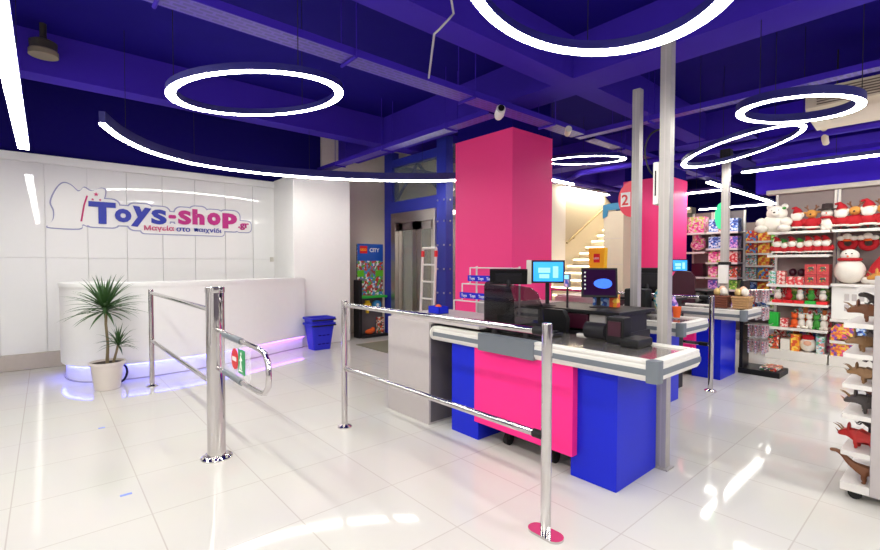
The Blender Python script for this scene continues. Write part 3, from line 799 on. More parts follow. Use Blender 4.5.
def screen(label, c, w, h, yawd, tilt, zfoot, front='screenb', side=False, name='display_screen', group=None, stem_r=.018):
    """flat screen facing direction yawd (degrees from +X), tilted back"""
    t = thing(name, label, 'screen', (c[0], c[1], zfoot), group)
    a = math.radians(yawd); n = Vector((math.cos(a)*math.cos(tilt), math.sin(a)*math.cos(tilt), math.sin(tilt)))
    u = Vector((-math.sin(a), math.cos(a), 0)); v = n.cross(u); c = Vector(c)
    def slab(w, h, d0, d1, du=0, dv=0):
        bm = B(); q = [(-w/2+du, -h/2+dv), (w/2+du, -h/2+dv), (w/2+du, h/2+dv), (-w/2+du, h/2+dv)]
        prism(bm, q, lambda x, y: c+u*x+v*y+n*d0, lambda x, y: c+u*x+v*y+n*d1)
        return bm
    obj('bezel', slab(w, h, -.02, .012), 'black', t)
    if front:
        p = obj('screen', slab(w-.03, h-.03, .010, .0135), front, t)
        if front == 'screenb':
            obj('screen_panel', slab(w*.36, h*.22, .0132, .015, -w*.12, h*.06), 'screenw', p)
            obj('screen_panel', slab(w*.30, h*.18, .0132, .015, -w*.12, -h*.2), 'screenw', p)
            obj('screen_panel', slab(w*.16, h*.5, .0132, .015, w*.22, -h*.02), 'screenw', p)
        if front == 'screenp':
            gb_ = B()
            pts_ = [(w*.13+w*.22*math.cos(2*PI*k/20)*(1 if math.cos(2*PI*k/20) > 0 else 1.3), -h*.04+h*.17*math.sin(2*PI*k/20)) for k in range(20)]
            prism(gb_, pts_, lambda x, y: c+u*x+v*y+n*.0132, lambda x, y: c+u*x+v*y+n*.015)
            obj('screen_glow', gb_, 'screeng', p)
            for k in range(5): obj('screen_icon', slab(.012, .012, .0132, .015, -w*.4, h*(.34-.14*k)), 'signw', p)
    else:
        obj('back_cover', slab(w*.7, h*.6, -.06, -.02), 'dark', t)
    if side: obj('side_panel', slab(.04, h*1.06, -.06, .01, (-w/2-.022)*side, -.004), 'creamp', t, 'cream side panel')
    b = c-n*.05
    obj('stand', tube(B(), [(c.x-n.x*.02, c.y-n.y*.02, c.z), (b.x, b.y, c.z-h*.35), (b.x, b.y, zfoot+.01)], stem_r, 10), 'dark', t)
    obj('foot', lathe(B(), [(.075, zfoot), (.075, zfoot+.008), (.02, zfoot+.02)], b.x, b.y, 18), 'dark', t)
    return t
screen('bright cyan customer display with cream side left of the stairs', (3.34, 2.40, 1.325), .285, .20, 222, .06, 1.02, 'screenb', 1)
screen('tilted dark purple touch monitor with blue glow on the cash desk', (3.55, 2.03, 1.235), .29, .25, 214, .25, 1.02, 'screenp')
screen('black cash register monitor seen from behind above the smoked guard', (3.02, 2.58, 1.285), .32, .13, 42, .35, .848, None)
screen('small cyan screen low on the rear pink pillar', (7.06, 2.75, 1.37), .22, .18, 218, .05, 1.02, 'screenb')
screen('black monitor back in front of the rear pink pillar', (5.22, 2.40, 1.22), .30, .26, 42, .2, 1.02, None)
# card terminal
t = thing('card_terminal', 'small card terminal on a stem between the cyan and purple screens', 'card terminal', (3.36, 2.215, 1.02))
obj('stem', tube(B(), [(3.36, 2.215, 1.02), (3.36, 2.215, 1.24)], .009, 8), 'dark', t)
hd = obj('handset', box(B(), 3.345, 2.185, 1.19, 3.37, 2.245, 1.31, .01), 'bumpg', t)
obj('display', box(B(), 3.342, 2.195, 1.265, 3.346, 2.235, 1.298), 'screenw', hd)
obj('keypad', box(B(), 3.342, 2.195, 1.20, 3.346, 2.235, 1.258), 'ppbox', hd)
# smoked guard
t = thing('screen_guard', 'smoked acrylic guard screen bolted to the nearest checkout bumper', 'guard screen', (2.6, 2.15, .86))
pts = [(2.47, .87), (2.47, 1.22), (2.455, 1.25), (2.42, 1.262), (2.02, 1.225), (1.96, 1.19), (1.92, 1.1), (1.88, .87)]
obj('panel', prism_x(B(), pts, 2.60, 2.612), 'smoke', t)
obj('panel', prism_y(B(), [(2.61, .87), (2.61, 1.24), (2.9, 1.2), (2.95, 1.1), (2.95, .87)], 2.458, 2.468), 'smoke', t)
for y in (2.35, 2.05): obj('clamp', box(B(), 2.585, y-.02, .848, 2.63, y+.02, .91, .004), 'dark', t)
# things behind the guard
t = thing('keyboard_tray', 'black keyboard on a tray behind the smoked guard', 'keyboard', (2.8, 2.2, .85))
obj('tray', box(B(), 2.70, 1.98, .85, 2.95, 2.40, .875, .005), 'dark', t)
kb = B()
for i in range(5):
    for j in range(10): box(kb, 2.715+i*.045, 2.0+j*.038, .875, 2.75+i*.045, 2.03+j*.038, .888)
obj('keys', kb, 'black', t)
tag(obj('receipt_printer', box(B(), 2.72, 2.42, .85, 2.92, 2.452, .99, .01), 'black'), 'narrow black receipt printer at the left end behind the guard', 'printer')
t = thing('office_chair', 'black cashier chair with rounded back behind the smoked guard', 'chair', (2.98, 2.3, 0))
# stands in the bay between counter and cash desk
chx, chy = 3.23, 2.22
t.location = (chx, chy, 0); ORG[t.name] = Vector((chx, chy, 0))
obj('backrest', prism_x(B(), [(chy-.12, .80), (chy+.12, .80), (chy+.13, .95), (chy+.09, 1.02), (chy-.09, 1.02), (chy-.13, .95)], chx-.07, chx-.02), 'black', t)
obj('seat', box(B(), chx-.06, chy-.2, .6, chx+.06, chy+.2, .67, .02), 'black', t)
obj('column', cyl(B(), chx, chy, .05, .6, .025, 12), 'dark', t)
obj('back_bar', box(B(), chx-.05, chy-.03, .66, chx-.02, chy+.03, .85), 'dark', t)
obj('foot_ring', tube(B(), [(chx+.07*math.cos(2*PI*k/16), chy+.2*math.sin(2*PI*k/16), .03) for k in range(16)], .02, 8, closed=True), 'dark', t)
t = thing('barcode_scanner', 'squat black scanner box on the steel top of the nearest checkout', 'scanner', (3.0, 1.56, .85))
obj('body', box(B(), 2.94, 1.50, .85, 3.06, 1.63, 1.03, .012), 'black', t)
obj('window', box(B(), 2.936, 1.52, .9, 2.941, 1.61, 1.0), 'maroon', t)
obj('base', box(B(), 2.86, 1.36, .848, 3.08, 1.49, .905, .015), 'black', t)
tag(obj('roll_holder', tube(B(), [(3.02, 1.66, .91), (3.02, 1.82, .91)], .06, 18), 'dark'), 'dark round roll behind the scanner box', 'roll')
# small blue tray on the shelf
t = thing('tray', 'small blue cardboard tray on the grey bagging shelf', 'tray', (2.86, 3.32, .915))
bm = B(); box(bm, 2.80, 3.24, .915, 2.92, 3.40, .922)
for a in ((2.80, 3.24, 2.805, 3.40), (2.915, 3.24, 2.92, 3.40), (2.80, 3.24, 2.92, 3.245), (2.80, 3.395, 2.92, 3.40)): box(bm, a[0], a[1], .915, a[2], a[3], .985)
obj('walls', bm, 'blue', t)
tag(obj('sweet', ball(B(), (2.85, 3.31, .965), .035, .04, .04), 'orange'), 'orange round sweet bag in the small blue tray', 'sweet')
tag(obj('sweet', ball(B(), (2.88, 3.36, .95), .025, .03, .03), 'dbrown'), 'brown sweet bag in the small blue tray', 'sweet')
# boxes on cash desk
tag(obj('toy_box', box(B(), 3.72, 2.04, 1.02, 3.80, 2.19, 1.16, .003), 'blbox'), 'blue printed box standing behind the purple touch monitor', 'box')
tag(obj('toy_box', box(B(), 3.70, 1.95, 1.02, 3.76, 2.02, 1.13, .003), 'orbox'), 'small orange printed box right of the purple touch monitor', 'box')
# yellow bag with red mark
t = thing('gift_bag', 'yellow paper bag with red square mark before the stairs', 'bag', (5.75, 3.31, 1.3))
obj('bag', prism_x(B(), [(3.20, 1.30), (3.42, 1.30), (3.43, 1.61), (3.19, 1.61)], 5.71, 5.79), 'yellow', t)
q = obj('logo_square', box(B(), 5.705, 3.26, 1.41, 5.71, 3.35, 1.53), 'redp', t)
obj('lettering', text('LEGO', .036, (5.703, 3.348, 1.455), (0, -1, 0), (0, 0, 1), .002, .02, .85), 'signw', q)
t = thing('display_plinth', 'grey display plinth holding the yellow paper bag', 'plinth', (5.75, 3.31, 0))
obj('column', box(B(), 5.63, 3.17, 0.02, 5.87, 3.45, 1.28, .005), 'greylam', t)
obj('base', box(B(), 5.61, 3.15, 0, 5.89, 3.47, .03), 'darklam', t)
obj('top', box(B(), 5.62, 3.16, 1.28, 5.88, 3.46, 1.30), 'greylam', t)

# things on the second and third counter
tag(obj('snack_bag', ball(B(), (4.86, 2.06, 1.02), .05, .09, .14, 3), 'snack'), 'puffy yellow and white snack bag on the second checkout', 'bag')
tag(obj('cup', lathe(B(), [(.03, .864), (.042, .97), (.04, .972)], 4.72, 1.86, 16), 'orange'), 'orange cup near the end of the second checkout', 'cup')
tag(obj('bottle', lathe(B(), [(.035, .864), (.038, .88), (.038, .99), (.014, 1.04), (.014, 1.07)], 4.8, 1.92, 16), 'ppbox'), 'small purple printed bottle beside the snack bag', 'bottle')
tag(obj('equipment_box', box(B(), 4.70, 2.17, .862, 4.88, 2.40, 1.13, .02), 'black'), 'black equipment block on the second checkout left of the snack bag', 'machine')
t = thing('office_chair', 'dark maroon chair back before the small cyan screen', 'chair', (6.3, 2.62, 0))
obj('backrest', prism_x(B(), [(2.45, .85), (2.45, 1.2), (2.5, 1.28), (2.6, 1.3), (2.7, 1.28), (2.75, 1.2), (2.75, .85)], 6.78, 6.84), 'maroon', t)
t.location = (6.83, 2.6, 0)
for ch in t.children:
    for v in ch.data.vertices: v.co += Vector((6.3-6.83, 2.62-2.6, 0))
ORG[t.name] = Vector((6.83, 2.6, 0))
obj('column', cyl(B(), 6.81, 2.6, .02, .86, .03, 12), 'dark', t)
def goods_basket(label, x, y, m, m2, seed):
    random.seed(seed)
    t = thing('gift_basket', label, 'basket', (x, y, .864))
    bm = B(); w = .085
    pts = [(x+w*math.cos(a)*1.0, y+w*1.05*math.sin(a)) for a in [2*PI*k/20 for k in range(20)]]
    pr = [(x+w*.88, .864), ]
    for k in range(5):
        z = .872+k*.03; tube(bm, [(x+w*(1+.04*k)*max(-.85, min(.85, 1.2*math.cos(2*PI*j/24))), y+w*(1+.04*k)*max(-.85, min(.85, 1.2*math.sin(2*PI*j/24))), z) for j in range(24)], .016, 6, closed=True)
    box(bm, x-w*.8, y-w*.8, .864, x+w*.8, y+w*.8, .88)
    b = obj('weave', bm, m, t)
    return t
goods_basket('dark brown woven basket of wrapped goods on the farthest checkout', 6.30, 1.96, 'wickerd', 'gold', 1)
goods_basket('tan woven basket of wrapped goods at the farthest checkout end', 6.30, 1.735, 'wicker', 'gold', 2)
for bx_, by_, nm in ((6.30, 1.96, 'dark brown'), (6.30, 1.735, 'tan')):
    for k, (dx, dy, z, m) in enumerate(((-.03, .035, 1.05, 'gold'), (-.03, -.035, 1.055, 'wfur'), (.03, 0, 1.075, 'skin'))):
        tag(obj('wrapped_gift', ball(B(), (bx_+dx, by_+dy, z), .042, .042, .05), m),
            ('gold', 'white', 'peach')[k]+' wrapped bundle in the '+nm+' woven basket', 'wrapped gift', 'wrapped gifts in baskets')

# hanging rack at the end of counter three
t = thing('hook_rack', 'black hook rack with base tray at the farthest checkout end', 'rack', (6.85, 1.7, 0))
obj('base_tray', box(B(), 6.69, 1.44, 0, 7.12, 1.88, .07, .008), 'black', t)
obj('spine', box(B(), 6.69, 1.83, .07, 6.95, 1.87, 1.18, .005), 'black', t)
lv = [1.06, .84, .62, .42]
for z in lv:
    for x in (6.755, 6.885):
        obj('hook', tube(B(), [(x, 1.84, z), (x, 1.58, z+.01), (x, 1.56, z+.03)], .005, 6), 'steel', t)
nm = ['top', 'second', 'third', 'lowest']; k = 0
for li, z in enumerate(lv):
    for xi, x in enumerate((6.755, 6.885)):
        for q in range(3):
            y = 1.77-q*.075
            bm = B(); box(bm, x-.055, y-.008, z-.15, x+.055, y+.012, z+.005, .006)
            o = tag(obj('sweet_pack', bm, 'pack'), '%s silver sweet pack on the %s %s hook of the black rack' % (('rearmost', 'middle', 'front')[q], nm[li], ('left', 'right')[xi]), 'sweet pack', 'sweet packs on the hook rack')
bm = B(); box(bm, 6.74, 1.48, .07, 7.04, 1.66, .11, .01)
tag(obj('snack_box', bm, 'mixbox'), 'flat printed box lying on the base tray of the black rack', 'box')

# wire rack in front of pillar
t = thing('wire_rack', 'white wire rack with blue label strips before the near pink pillar', 'rack', (4.0, 3.7, 0))
fr = B()
for x, y0, y1, z in ((4.1, 3.45, 4.16, 1.335), (3.98, 3.42, 4.18, 1.12), (3.86, 3.4, 4.2, .92)):
    pass
for y in (3.45, 4.16):
    tube(fr, [(4.24, y, 0), (4.24, y, 1.36)], .012, 8)
    tube(fr, [(4.24, y, 1.34), (4.12, y, 1.34), (4.12, y, 1.14), (3.98, y, 1.14), (3.98, y, .94), (3.84, y, .94), (3.84, y, 0)], .009, 8)
obj('frame', fr, 'wmetal', t)
for i, (x, z) in enumerate(((4.12, 1.34), (4.12, 1.22), (3.98, 1.14), (3.98, 1.02), (3.84, .94), (3.84, .8))):
    w_ = B()
    tube(w_, [(x, 3.45, z), (x, 4.16, z)], .008, 8)
    obj('shelf_wire', w_, 'wmetal', t)
for x, z in ((4.105, 1.215), (3.965, 1.005)):
    s = obj('label_strip', box(B(), x-.01, 3.43, z-.045, x, 4.18, z+.03, .003), 'blue', t, 'blue label strip')
    for k in range(5):
        obj('lettering', text('Toys', .05, (x-.011, 4.15-k*.15, z-.025), (0, -1, 0), (0, 0, 1), .002, .02), 'signw', s)

# ------------------------------------------------------------------ blue basket stack
def shop_basket(label, x, y, z):
    t = thing('shopping_basket', label, 'basket', (x, y, z), 'stacked blue shopping baskets')
    bm = B()
    w0, d0, w1, d1, h = .145, .12, .20, .165, .43
    th = .008
    def ring(w, d, z, n=24, e=.22):
        o = []
        for k in range(n):
            a = 2*PI*k/n; c, s = math.cos(a), math.sin(a)
            o.append(bm.verts.new((x+w*math.copysign(abs(c)**e, c), y+d*math.copysign(abs(s)**e, s), z)))
        return o
    prof = [ring(w0, d0, z), ring(w0+(w1-w0)*.75, d0+(d1-d0)*.75, z+h*.75), ring(w1, d1, z+h*.93), ring(w1+.02, d1+.02, z+h*.93), ring(w1+.02, d1+.02, z+h), ring(w1-th, d1-th, z+h), ring(w0-th, d0-th, z+.01)]
    for a, b in zip(prof, prof[1:]):
        for k in range(24): bm.faces.new((a[k], a[(k+1) % 24], b[(k+1) % 24], b[k]))
    bm.faces.new(prof[0][::-1]); bm.faces.new(prof[-1])
    b = obj('tub', bm, 'basket', t)
    sl = B()
    for r in range(2):
        for k in range(3):
            q = .09+r*.14; xx = x-.085+k*.07
            box(sl, xx, y-(d0+(d1-d0)*(q+.03)/h)-.003, z+q, xx+.05, y-(d0+(d1-d0)*(q+.03)/h)+.004, z+q+.012)
    obj('slot', sl, 'navy', b)
    obj('handle', tube(B(), [(x-.2, y-.10, z+h-.02), (x-.2, y-.19, z+h-.035), (x+.2, y-.19, z+h-.035), (x+.2, y-.10, z+h-.02)], .011, 8), 'black', t, 'black handle')
    return t
shop_basket('lower blue shopping basket standing on the floor beside the desk', 3.36, 6.88, 0)
shop_basket('upper blue shopping basket nested in the one beside the desk', 3.36, 6.88, .09)

# ------------------------------------------------------------------ lift
t = thing('elevator', 'blue framed glass lift with steel doors behind the grey mat', 'elevator', (5.6, 6.5, 0))
X0 = 5.0
fb = B()
for y0, y1 in ((5.62, 5.86), (7.16, 7.42)): box(fb, X0, y0, 0, X0+.16, y1, 3.5, .004)
for y0, y1 in ((5.62, 5.8), (7.24, 7.42)): box(fb, X0+1.4, y0, 0, X0+1.56, y1, 3.5)
box(fb, X0, 5.86, 2.33, X0+.16, 7.16, 2.55)
box(fb, X0, 5.86, 3.2, X0+.16, 7.16, 3.34)
for y in (5.66, 7.3): box(fb, X0+.16, y, 2.4, X0+1.4, y+.1, 2.52); box(fb, X0+.16, y, 3.2, X0+1.4, y+.1, 3.3)
obj('frame', fb, 'bluemet', t)
br = B(); tube(br, [(X0+.1, 5.8, 2.55), (X0+.1, 6.5, 3.2)], .03, 6); tube(br, [(X0+.1, 7.2, 2.55), (X0+.1, 6.5, 3.2)], .03, 6)
tube(br, [(X0+.7, 6.3, 2.5), (X0+.7, 6.3, 3.5)], .04, 6); tube(br, [(X0+.7, 6.5, 2.5), (X0+.7, 6.5, 3.5)], .03, 6)
obj('brace', br, 'bluemet', t)
dfm = B(); box(dfm, X0-.03, 7.02, 0, X0+.1, 7.16, 2.33, .004); box(dfm, X0-.03, 5.86, 0, X0+.1, 5.93, 2.33, .004); box(dfm, X0-.03, 5.93, 2.14, X0+.1, 7.02, 2.33, .004)
obj('door_frame', dfm, 'steel', t)
for y0, y1 in ((5.94, 6.45), (6.47, 7.01)):
    d = B()
    box(d, X0+.05, y0, 0.02, X0+.08, y0+.12, 2.14); box(d, X0+.05, y1-.12, .02, X0+.08, y1, 2.14); box(d, X0+.05, y0, .02, X0+.08, y1, .16); box(d, X0+.05, y0, 2.0, X0+.08, y1, 2.14)
    d_ = obj('door', d, 'steel', t)
    obj('door_glass', box(B(), X0+.062, y0+.12, .16, X0+.068, y1-.12, 2.0), 'eglass', d_)
obj('side_glass', box(B(), X0+.16, 5.63, .05, X0+1.4, 5.64, 3.4), 'eglass', t)
obj('front_glass', box(B(), X0+.05, 5.87, 2.56, X0+.06, 7.15, 3.19), 'eglass', t)
obj('back_wall', box(B(), X0+1.3, 5.8, 0.02, X0+1.36, 7.24, 2.4), 'greylam', t)
obj('cab_ceiling', box(B(), X0+.16, 5.8, 2.36, X0+1.3, 7.2, 2.4), 'white', t)
obj('added_cab_light', box(B(), X0+.4, 6.1, 2.345, X0+1.0, 6.9, 2.36), mat('added_lift_light', (255, 244, 224), .4, emit=6, ecol=(255, 240, 216)), t)  # glowing panel added to brighten the inside of the lift
obj('cab_floor', box(B(), X0+.12, 5.86, 0, X0+1.3, 7.16, .03), 'darklam', t)
bo = B()
for z in (.5, .9, 1.3, 1.7, 2.1, 2.45):
    for y in (5.66, 5.82): tube(bo, [(X0, y, z), (X0-.012, y, z)], .016, 8)
    tube(bo, [(X0+.09, 5.62, z), (X0+.09, 5.608, z)], .016, 8)
obj('bolt_heads', bo, 'steel', t)
tag(obj('door_mat', box(B(), 3.98, 5.55, 0, 4.94, 6.77, .012, .003), 'mat_'), 'grey green mat on the floor before the lift', 'mat')
# white and red ladder
t = thing('step_ladder', 'narrow white ladder with red corner caps leaning by the lift doors', 'ladder', (4.76, 5.8, 0))
lb = B()
for y in (5.63, 5.97): tube(lb, [(4.72, y, 0), (4.80, y, 1.64)], .022, 8)
tube(lb, [(4.80, 5.63, 1.645), (4.80, 5.97, 1.645)], .022, 8)
obj('frame', lb, 'wmetal', t)
for k in range(5):
    z = .25+k*.28; x = 4.72+.08*z/1.64
    obj('rung', tube(B(), [(x, 5.63, z), (x, 5.97, z)], .015, 8), 'wmetal', t)
for y in (5.63, 5.97):
    obj('corner_cap', tube(B(), [(4.793, y, 1.5), (4.798, y, 1.6)], .03, 8), 'redp', t, 'red corner cap')
# city display
t = thing('display_stand', 'tall toy display with blue CITY poster beside the white pillar', 'display', (4.7, 7.5, 0))
y0 = 7.42
obj('back_board', box(B(), 4.40, 7.45, .02, 4.97, 7.47, 1.76), 'darklam', t)
obj('side_panel', box(B(), 4.36, 7.3, .0, 4.42, 7.5, 1.08), 'dark', t)
obj('base', box(B(), 4.40, 7.25, 0, 4.97, 7.5, .05), 'dark', t)
po = obj('poster', box(B(), 4.40, y0+.01, .78, 4.97, y0+.03, 1.76), 'city', t, 'printed poster of a toy town')
obj('poster_sky', box(B(), 4.40, y0+.005, 1.44, 4.97, y0+.012, 1.76), 'sky', po)
for a, b in ((4.40, 4.54), (4.80, 4.97)): obj('poster_green', box(B(), a, y0+.004, 1.14, b, y0+.012, 1.26), 'grass', po)
q = obj('logo_square', box(B(), 4.45, y0, 1.58, 4.61, y0+.006, 1.72), 'redp', po)
obj('lettering', text('LEGO', .056, (4.457, y0-.001, 1.63), (1, 0, 0), (0, 0, 1), .002, .03, .95), 'yellow', q)
obj('lettering', text('CITY', .10, (4.66, y0, 1.61), (1, 0, 0), (0, 0, 1), .003, .03, 1.0), 'signw', po)
obj('shelf_board', box(B(), 4.42, 7.28, .74, 4.97, 7.47, .78), 'gsat', t, 'green header board')
for i, (x, z, m, nm) in enumerate(((4.58, .05, 'orange', 'orange'), (4.80, .05, 'black', 'black and white'))):
    pass
tag(obj('toy_figure', ball(ball(B(), (4.62, 7.36, .10), .10, .05, .05), (4.69, 7.36, .13), .05, .04, .05), 'orange'), 'orange toy car at the foot of the toy town display', 'toy')
bt = B(); box(bt, 4.52, 7.36, .55, 4.66, 7.42, .64, .01); box(bt, 4.55, 7.36, .64, 4.63, 7.42, .69, .01); box(bt, 4.57, 7.36, .45, 4.61, 7.42, .55, .005)
obj('toy_figure', bt, 'bricky', t, 'yellow brick figure')
pts = [(4.80+.085*math.cos(2*PI*k/24), .60+.085*math.sin(2*PI*k/24)) for k in range(24)]
wd = obj('toy_wheel', prism_y(B(), pts, 7.36, 7.42), 'brickb', t, 'blue brick wheel')
pts = [(4.80+.03*math.cos(2*PI*k/16), .60+.03*math.sin(2*PI*k/16)) for k in range(16)]
obj('wheel_hub', prism_y(B(), pts, 7.35, 7.36), 'signw', wd)
tag(obj('toy_block', box(B(), 4.80, 7.32, .05, 4.92, 7.42, .36, .01), 'mixbox'), 'printed toy box standing at the foot of the toy town display', 'box')

# tall beige cabinet at the stairs
t = thing('tall_cabinet', 'tall beige panel cabinet right of the stairs with blue arrow card', 'cabinet', (7.83, 4.08, 0))
cb = obj('body', box(B(), 7.6, 3.90, 0, 8.05, 4.27, 2.32, .006), 'cream', t)
for k in range(1, 5): obj('panel_joint', box(B(), 7.597, 3.90, k*.46-.004, 7.6, 4.27, k*.46+.004), 'greywall', cb)
obj('arrow_card', prism_x(B(), [(4.28, 2.44), (4.1, 2.46), (3.93, 2.46), (3.93, 2.34), (4.18, 2.34), (4.2, 2.24), (4.28, 2.2)], 7.58, 7.6), 'bluea', t, 'blue arrow card')

# ------------------------------------------------------------------ shelving on the right wall
def shelving(label, y0, y1, xf, xb, levels, ztop, base=.14, mback='pegs', mshelf='wmetal', group=None, depth_top=None, upr='wmetal'):
    t = thing('shelving_unit', label, 'shelving', ((xf+xb)/2, (y0+y1)/2, 0), group)
    obj('back_panel', box(B(), xb-.03, y0+.005, .05, xb, y1-.005, ztop), mback, t)
    for y in (y0, y1-.03): obj('upright', box(B(), xb-.06, y, 0, xb-.02, y+.03, ztop), upr, t)
    obj('base_deck', box(B(), xf, y0+.004, 0, xb-.03, y1-.004, base, .006), mshelf, t)
    for z in levels:
        s = obj('shelf', box(B(), xf, y0+.004, z-.022, xb-.03, y1-.004, z, .002), mshelf, t)
        obj('price_rail', box(B(), xf-.012, y0+.006, z-.035, xf, y1-.006, z+.002, .002), 'wmetal', s)
    return t
XF = 8.1
shelving('white wall shelving with plush toys nearest the farthest checkout', 1.21, 1.93, XF, 8.6, [.47, .825, 1.095, 1.525, 1.86], 2.46)
shelving('white wall shelving with hanging wreaths behind the dinosaur shelf', .0, 1.20, XF, 8.6, [.35, .645, 1.125, 1.86], 2.46)

def row_label(desc, k): return desc % ORD[k]
def bearded(label, x, y, z, h, group, w=1.0, hat='red'):
    t = thing('plush_figure', label, 'plush toy', (x, y, z), group)
    b = ball(B(), (x, y, z+h*.30), h*.2*w, h*.21*w, h*.27)
    ball(b, (x-.01, y-h*.24*w, z+h*.36), h*.09, h*.10, h*.15); ball(b, (x-.01, y+h*.24*w, z+h*.36), h*.09, h*.10, h*.15)
    obj('body', b, 'red', t)
    f_ = ball(B(), (x-h*.14, y-h*.1, z+h*.06), h*.12, h*.09, h*.06); ball(f_, (x-h*.14, y+h*.1, z+h*.06), h*.12, h*.09, h*.06)
    obj('boots', f_, 'dkfur', t)
    tr = B(); tube(tr, [(x+h*.225*w*math.cos(2*PI*k/16), y+h*.245*w*math.sin(2*PI*k/16), z+h*.16) for k in range(16)], h*.04, 6, closed=True)
    obj('fur_trim', tr, 'wfur', t)
    hd = obj('head', ball(B(), (x, y, z+h*.66), h*.17, h*.18, h*.17), 'skin', t)
    bd = ball(B(), (x-h*.12, y, z+h*.58), h*.12, h*.19, h*.17); ball(bd, (x-h*.03, y-h*.16, z+h*.66), h*.08, h*.06, h*.10); ball(bd, (x-h*.03, y+h*.16, z+h*.66), h*.08, h*.06, h*.10)
    obj('beard', bd, 'wfur', hd)
    obj('hat', tube(B(), [(x, y, z+h*.74), (x+.005, y+.01, z+h*.86), (x+.01, y+.03, z+h*.97), (x, y+.06*h/.3, z+h*.94)], [h*.18, h*.13, h*.06, h*.035], 12), hat, t)
    return t
def reindeer(label, x, y, z, h, group):
    t = thing('plush_reindeer', label, 'plush toy', (x, y, z), group)
    b = ball(B(), (x, y, z+h*.28), h*.2, h*.24, h*.26); ball(b, (x-.02, y-h*.22, z+h*.36), h*.09, h*.09, h*.14); ball(b, (x-.02, y+h*.22, z+h*.36), h*.09, h*.09, h*.14)
    obj('body', b, 'red', t)
    tr = B(); tube(tr, [(x+h*.21*math.cos(2*PI*k/16), y+h*.25*math.sin(2*PI*k/16), z+h*.14) for k in range(16)], h*.04, 6, closed=True)
    obj('fur_trim', tr, 'wfur', t)
    hb = ball(B(), (x, y, z+h*.66), h*.17, h*.18, h*.17); ball(hb, (x-h*.15, y, z+h*.61), h*.09, h*.11, h*.08); ball(hb, (x, y-h*.2, z+h*.72), h*.04, h*.08, h*.04); ball(hb, (x, y+h*.2, z+h*.72), h*.04, h*.08, h*.04)
    hd = obj('head', hb, 'brfur', t)
    obj('nose', ball(B(), (x-h*.23, y, z+h*.63), h*.035), 'dkfur', hd)
    an = B()
    for s in (-1, 1):
        tube(an, [(x, y+s*h*.08, z+h*.78), (x, y+s*h*.14, z+h*.9), (x, y+s*h*.13, z+h)], h*.03, 6); tube(an, [(x, y+s*h*.14, z+h*.88), (x, y+s*h*.22, z+h*.94)], h*.025, 6)
    obj('antlers', an, 'dbrown', t)
    return t
def snowman(label, x, y, z, h, group, tall=True):
    t = thing('plush_snowman', label, 'plush toy', (x, y, z), group)
    b = ball(B(), (x, y, z+h*.25), h*.17, h*.19, h*.25)
    for s in (-1, 1): ball(b, (x-.02, y+s*h*.1, z+h*.08), h*.1, h*.08, h*.08); ball(b, (x, y+s*h*.2, z+h*.38), h*.07, h*.08, h*.12)
    obj('body', b, 'wfur', t)
    hd = obj('head', ball(B(), (x, y, z+h*.63), h*.17, h*.18, h*.17), 'wfur', t)
    obj('nose', tube(B(), [(x-h*.16, y, z+h*.63), (x-h*.27, y, z+h*.62)], [h*.03, h*.005], 8), 'orange', hd)
    obj('scarf', tube(B(), [(x+h*.16*math.cos(2*PI*k/14), y+h*.17*math.sin(2*PI*k/14), z+h*.48) for k in range(14)], h*.045, 6, closed=True), 'red', t)
    obj('hat', lathe(B(), [(h*.27, z+h*.76), (h*.27, z+h*.79), (h*.17, z+h*.8), (h*.15, z+h*.98), (h*.05, z+h)], x, y, 18), 'dkfur', t)
    return t
G1 = 'plush figures on the top wall shelf'
# top row
t = thing('teddy_bear', 'large white fluffy bear sitting at the left end of the top shelf', 'plush toy', (8.22, 1.86, 1.86))
bx, by, bz = 8.25, 1.875, 1.86
bb = ball(B(), (bx, by, bz+.13), .14, .16, .15, 3)
for s in (-1, 1): ball(bb, (bx-.12, by+s*.14, bz+.055), .12, .085, .06); ball(bb, (bx-.05, by+s*.15, bz+.15), .1, .08, .075)
obj('body', bb, 'wfur', t)
hb = ball(B(), (bx-.02, by-.03, bz+.28), .12, .13, .12, 3); ball(hb, (bx-.12, by-.03, bz+.27), .055, .06, .045)
for s in (-1, 1): ball(hb, (bx, by-.03+s*.09, bz+.38), .03, .045, .045)
hd = obj('head', hb, 'wfur', t)
fe = ball(B(), (bx-.172, by-.03, bz+.285), .012, .016, .012)
for s in (-1, 1): ball(fe, (bx-.118, by-.03+s*.04, bz+.32), .01)
obj('face', fe, 'dkfur', hd)
obj('holly', ball(B(), (bx-.08, by-.13, bz+.35), .025, .025, .02), 'gplush', hd, 'green holly on the ear')
tops = [('b', 1.60), ('r', 1.44), ('s', 1.27), ('b', 1.115), ('r', .98), ('b', .845), ('r', .70)]
nb = nr = 0
for k, (ty, y) in enumerate(tops):
    if ty == 'b':
        bearded('red-suited bearded plush on the top shelf, %s' % ('first right of the white bear', 'just right of the snowman', 'between the last two reindeer')[nb], 8.24, y, 1.86, .36+.02*nb, G1); nb += 1
    elif ty == 'r':
        reindeer('tan reindeer plush in red on the top shelf, %s' % ('just left of the snowman', 'second right of the snowman', 'farthest right')[nr], 8.24, y, 1.86, .37+.01*nr, G1); nr += 1
    else: snowman('white snowman plush in black hat on the top shelf', 8.24, y, 1.86, .38, G1)
# second row
G2 = 'plush figures on the second wall shelf'
ys = [1.83, 1.74, 1.65, 1.555, 1.46, 1.36, 1.27]
for k, y in enumerate(ys):
    if k in (1, 3): 
        t = bearded('small green-hatted bearded plush on second shelf, %s of the row' % ORD[k], 8.22, y, 1.525, .24, G2, .8, 'gplush')
    else: bearded('small red-hatted bearded plush on second shelf, %s of the row' % ORD[k], 8.22, y, 1.525, .27, G2)
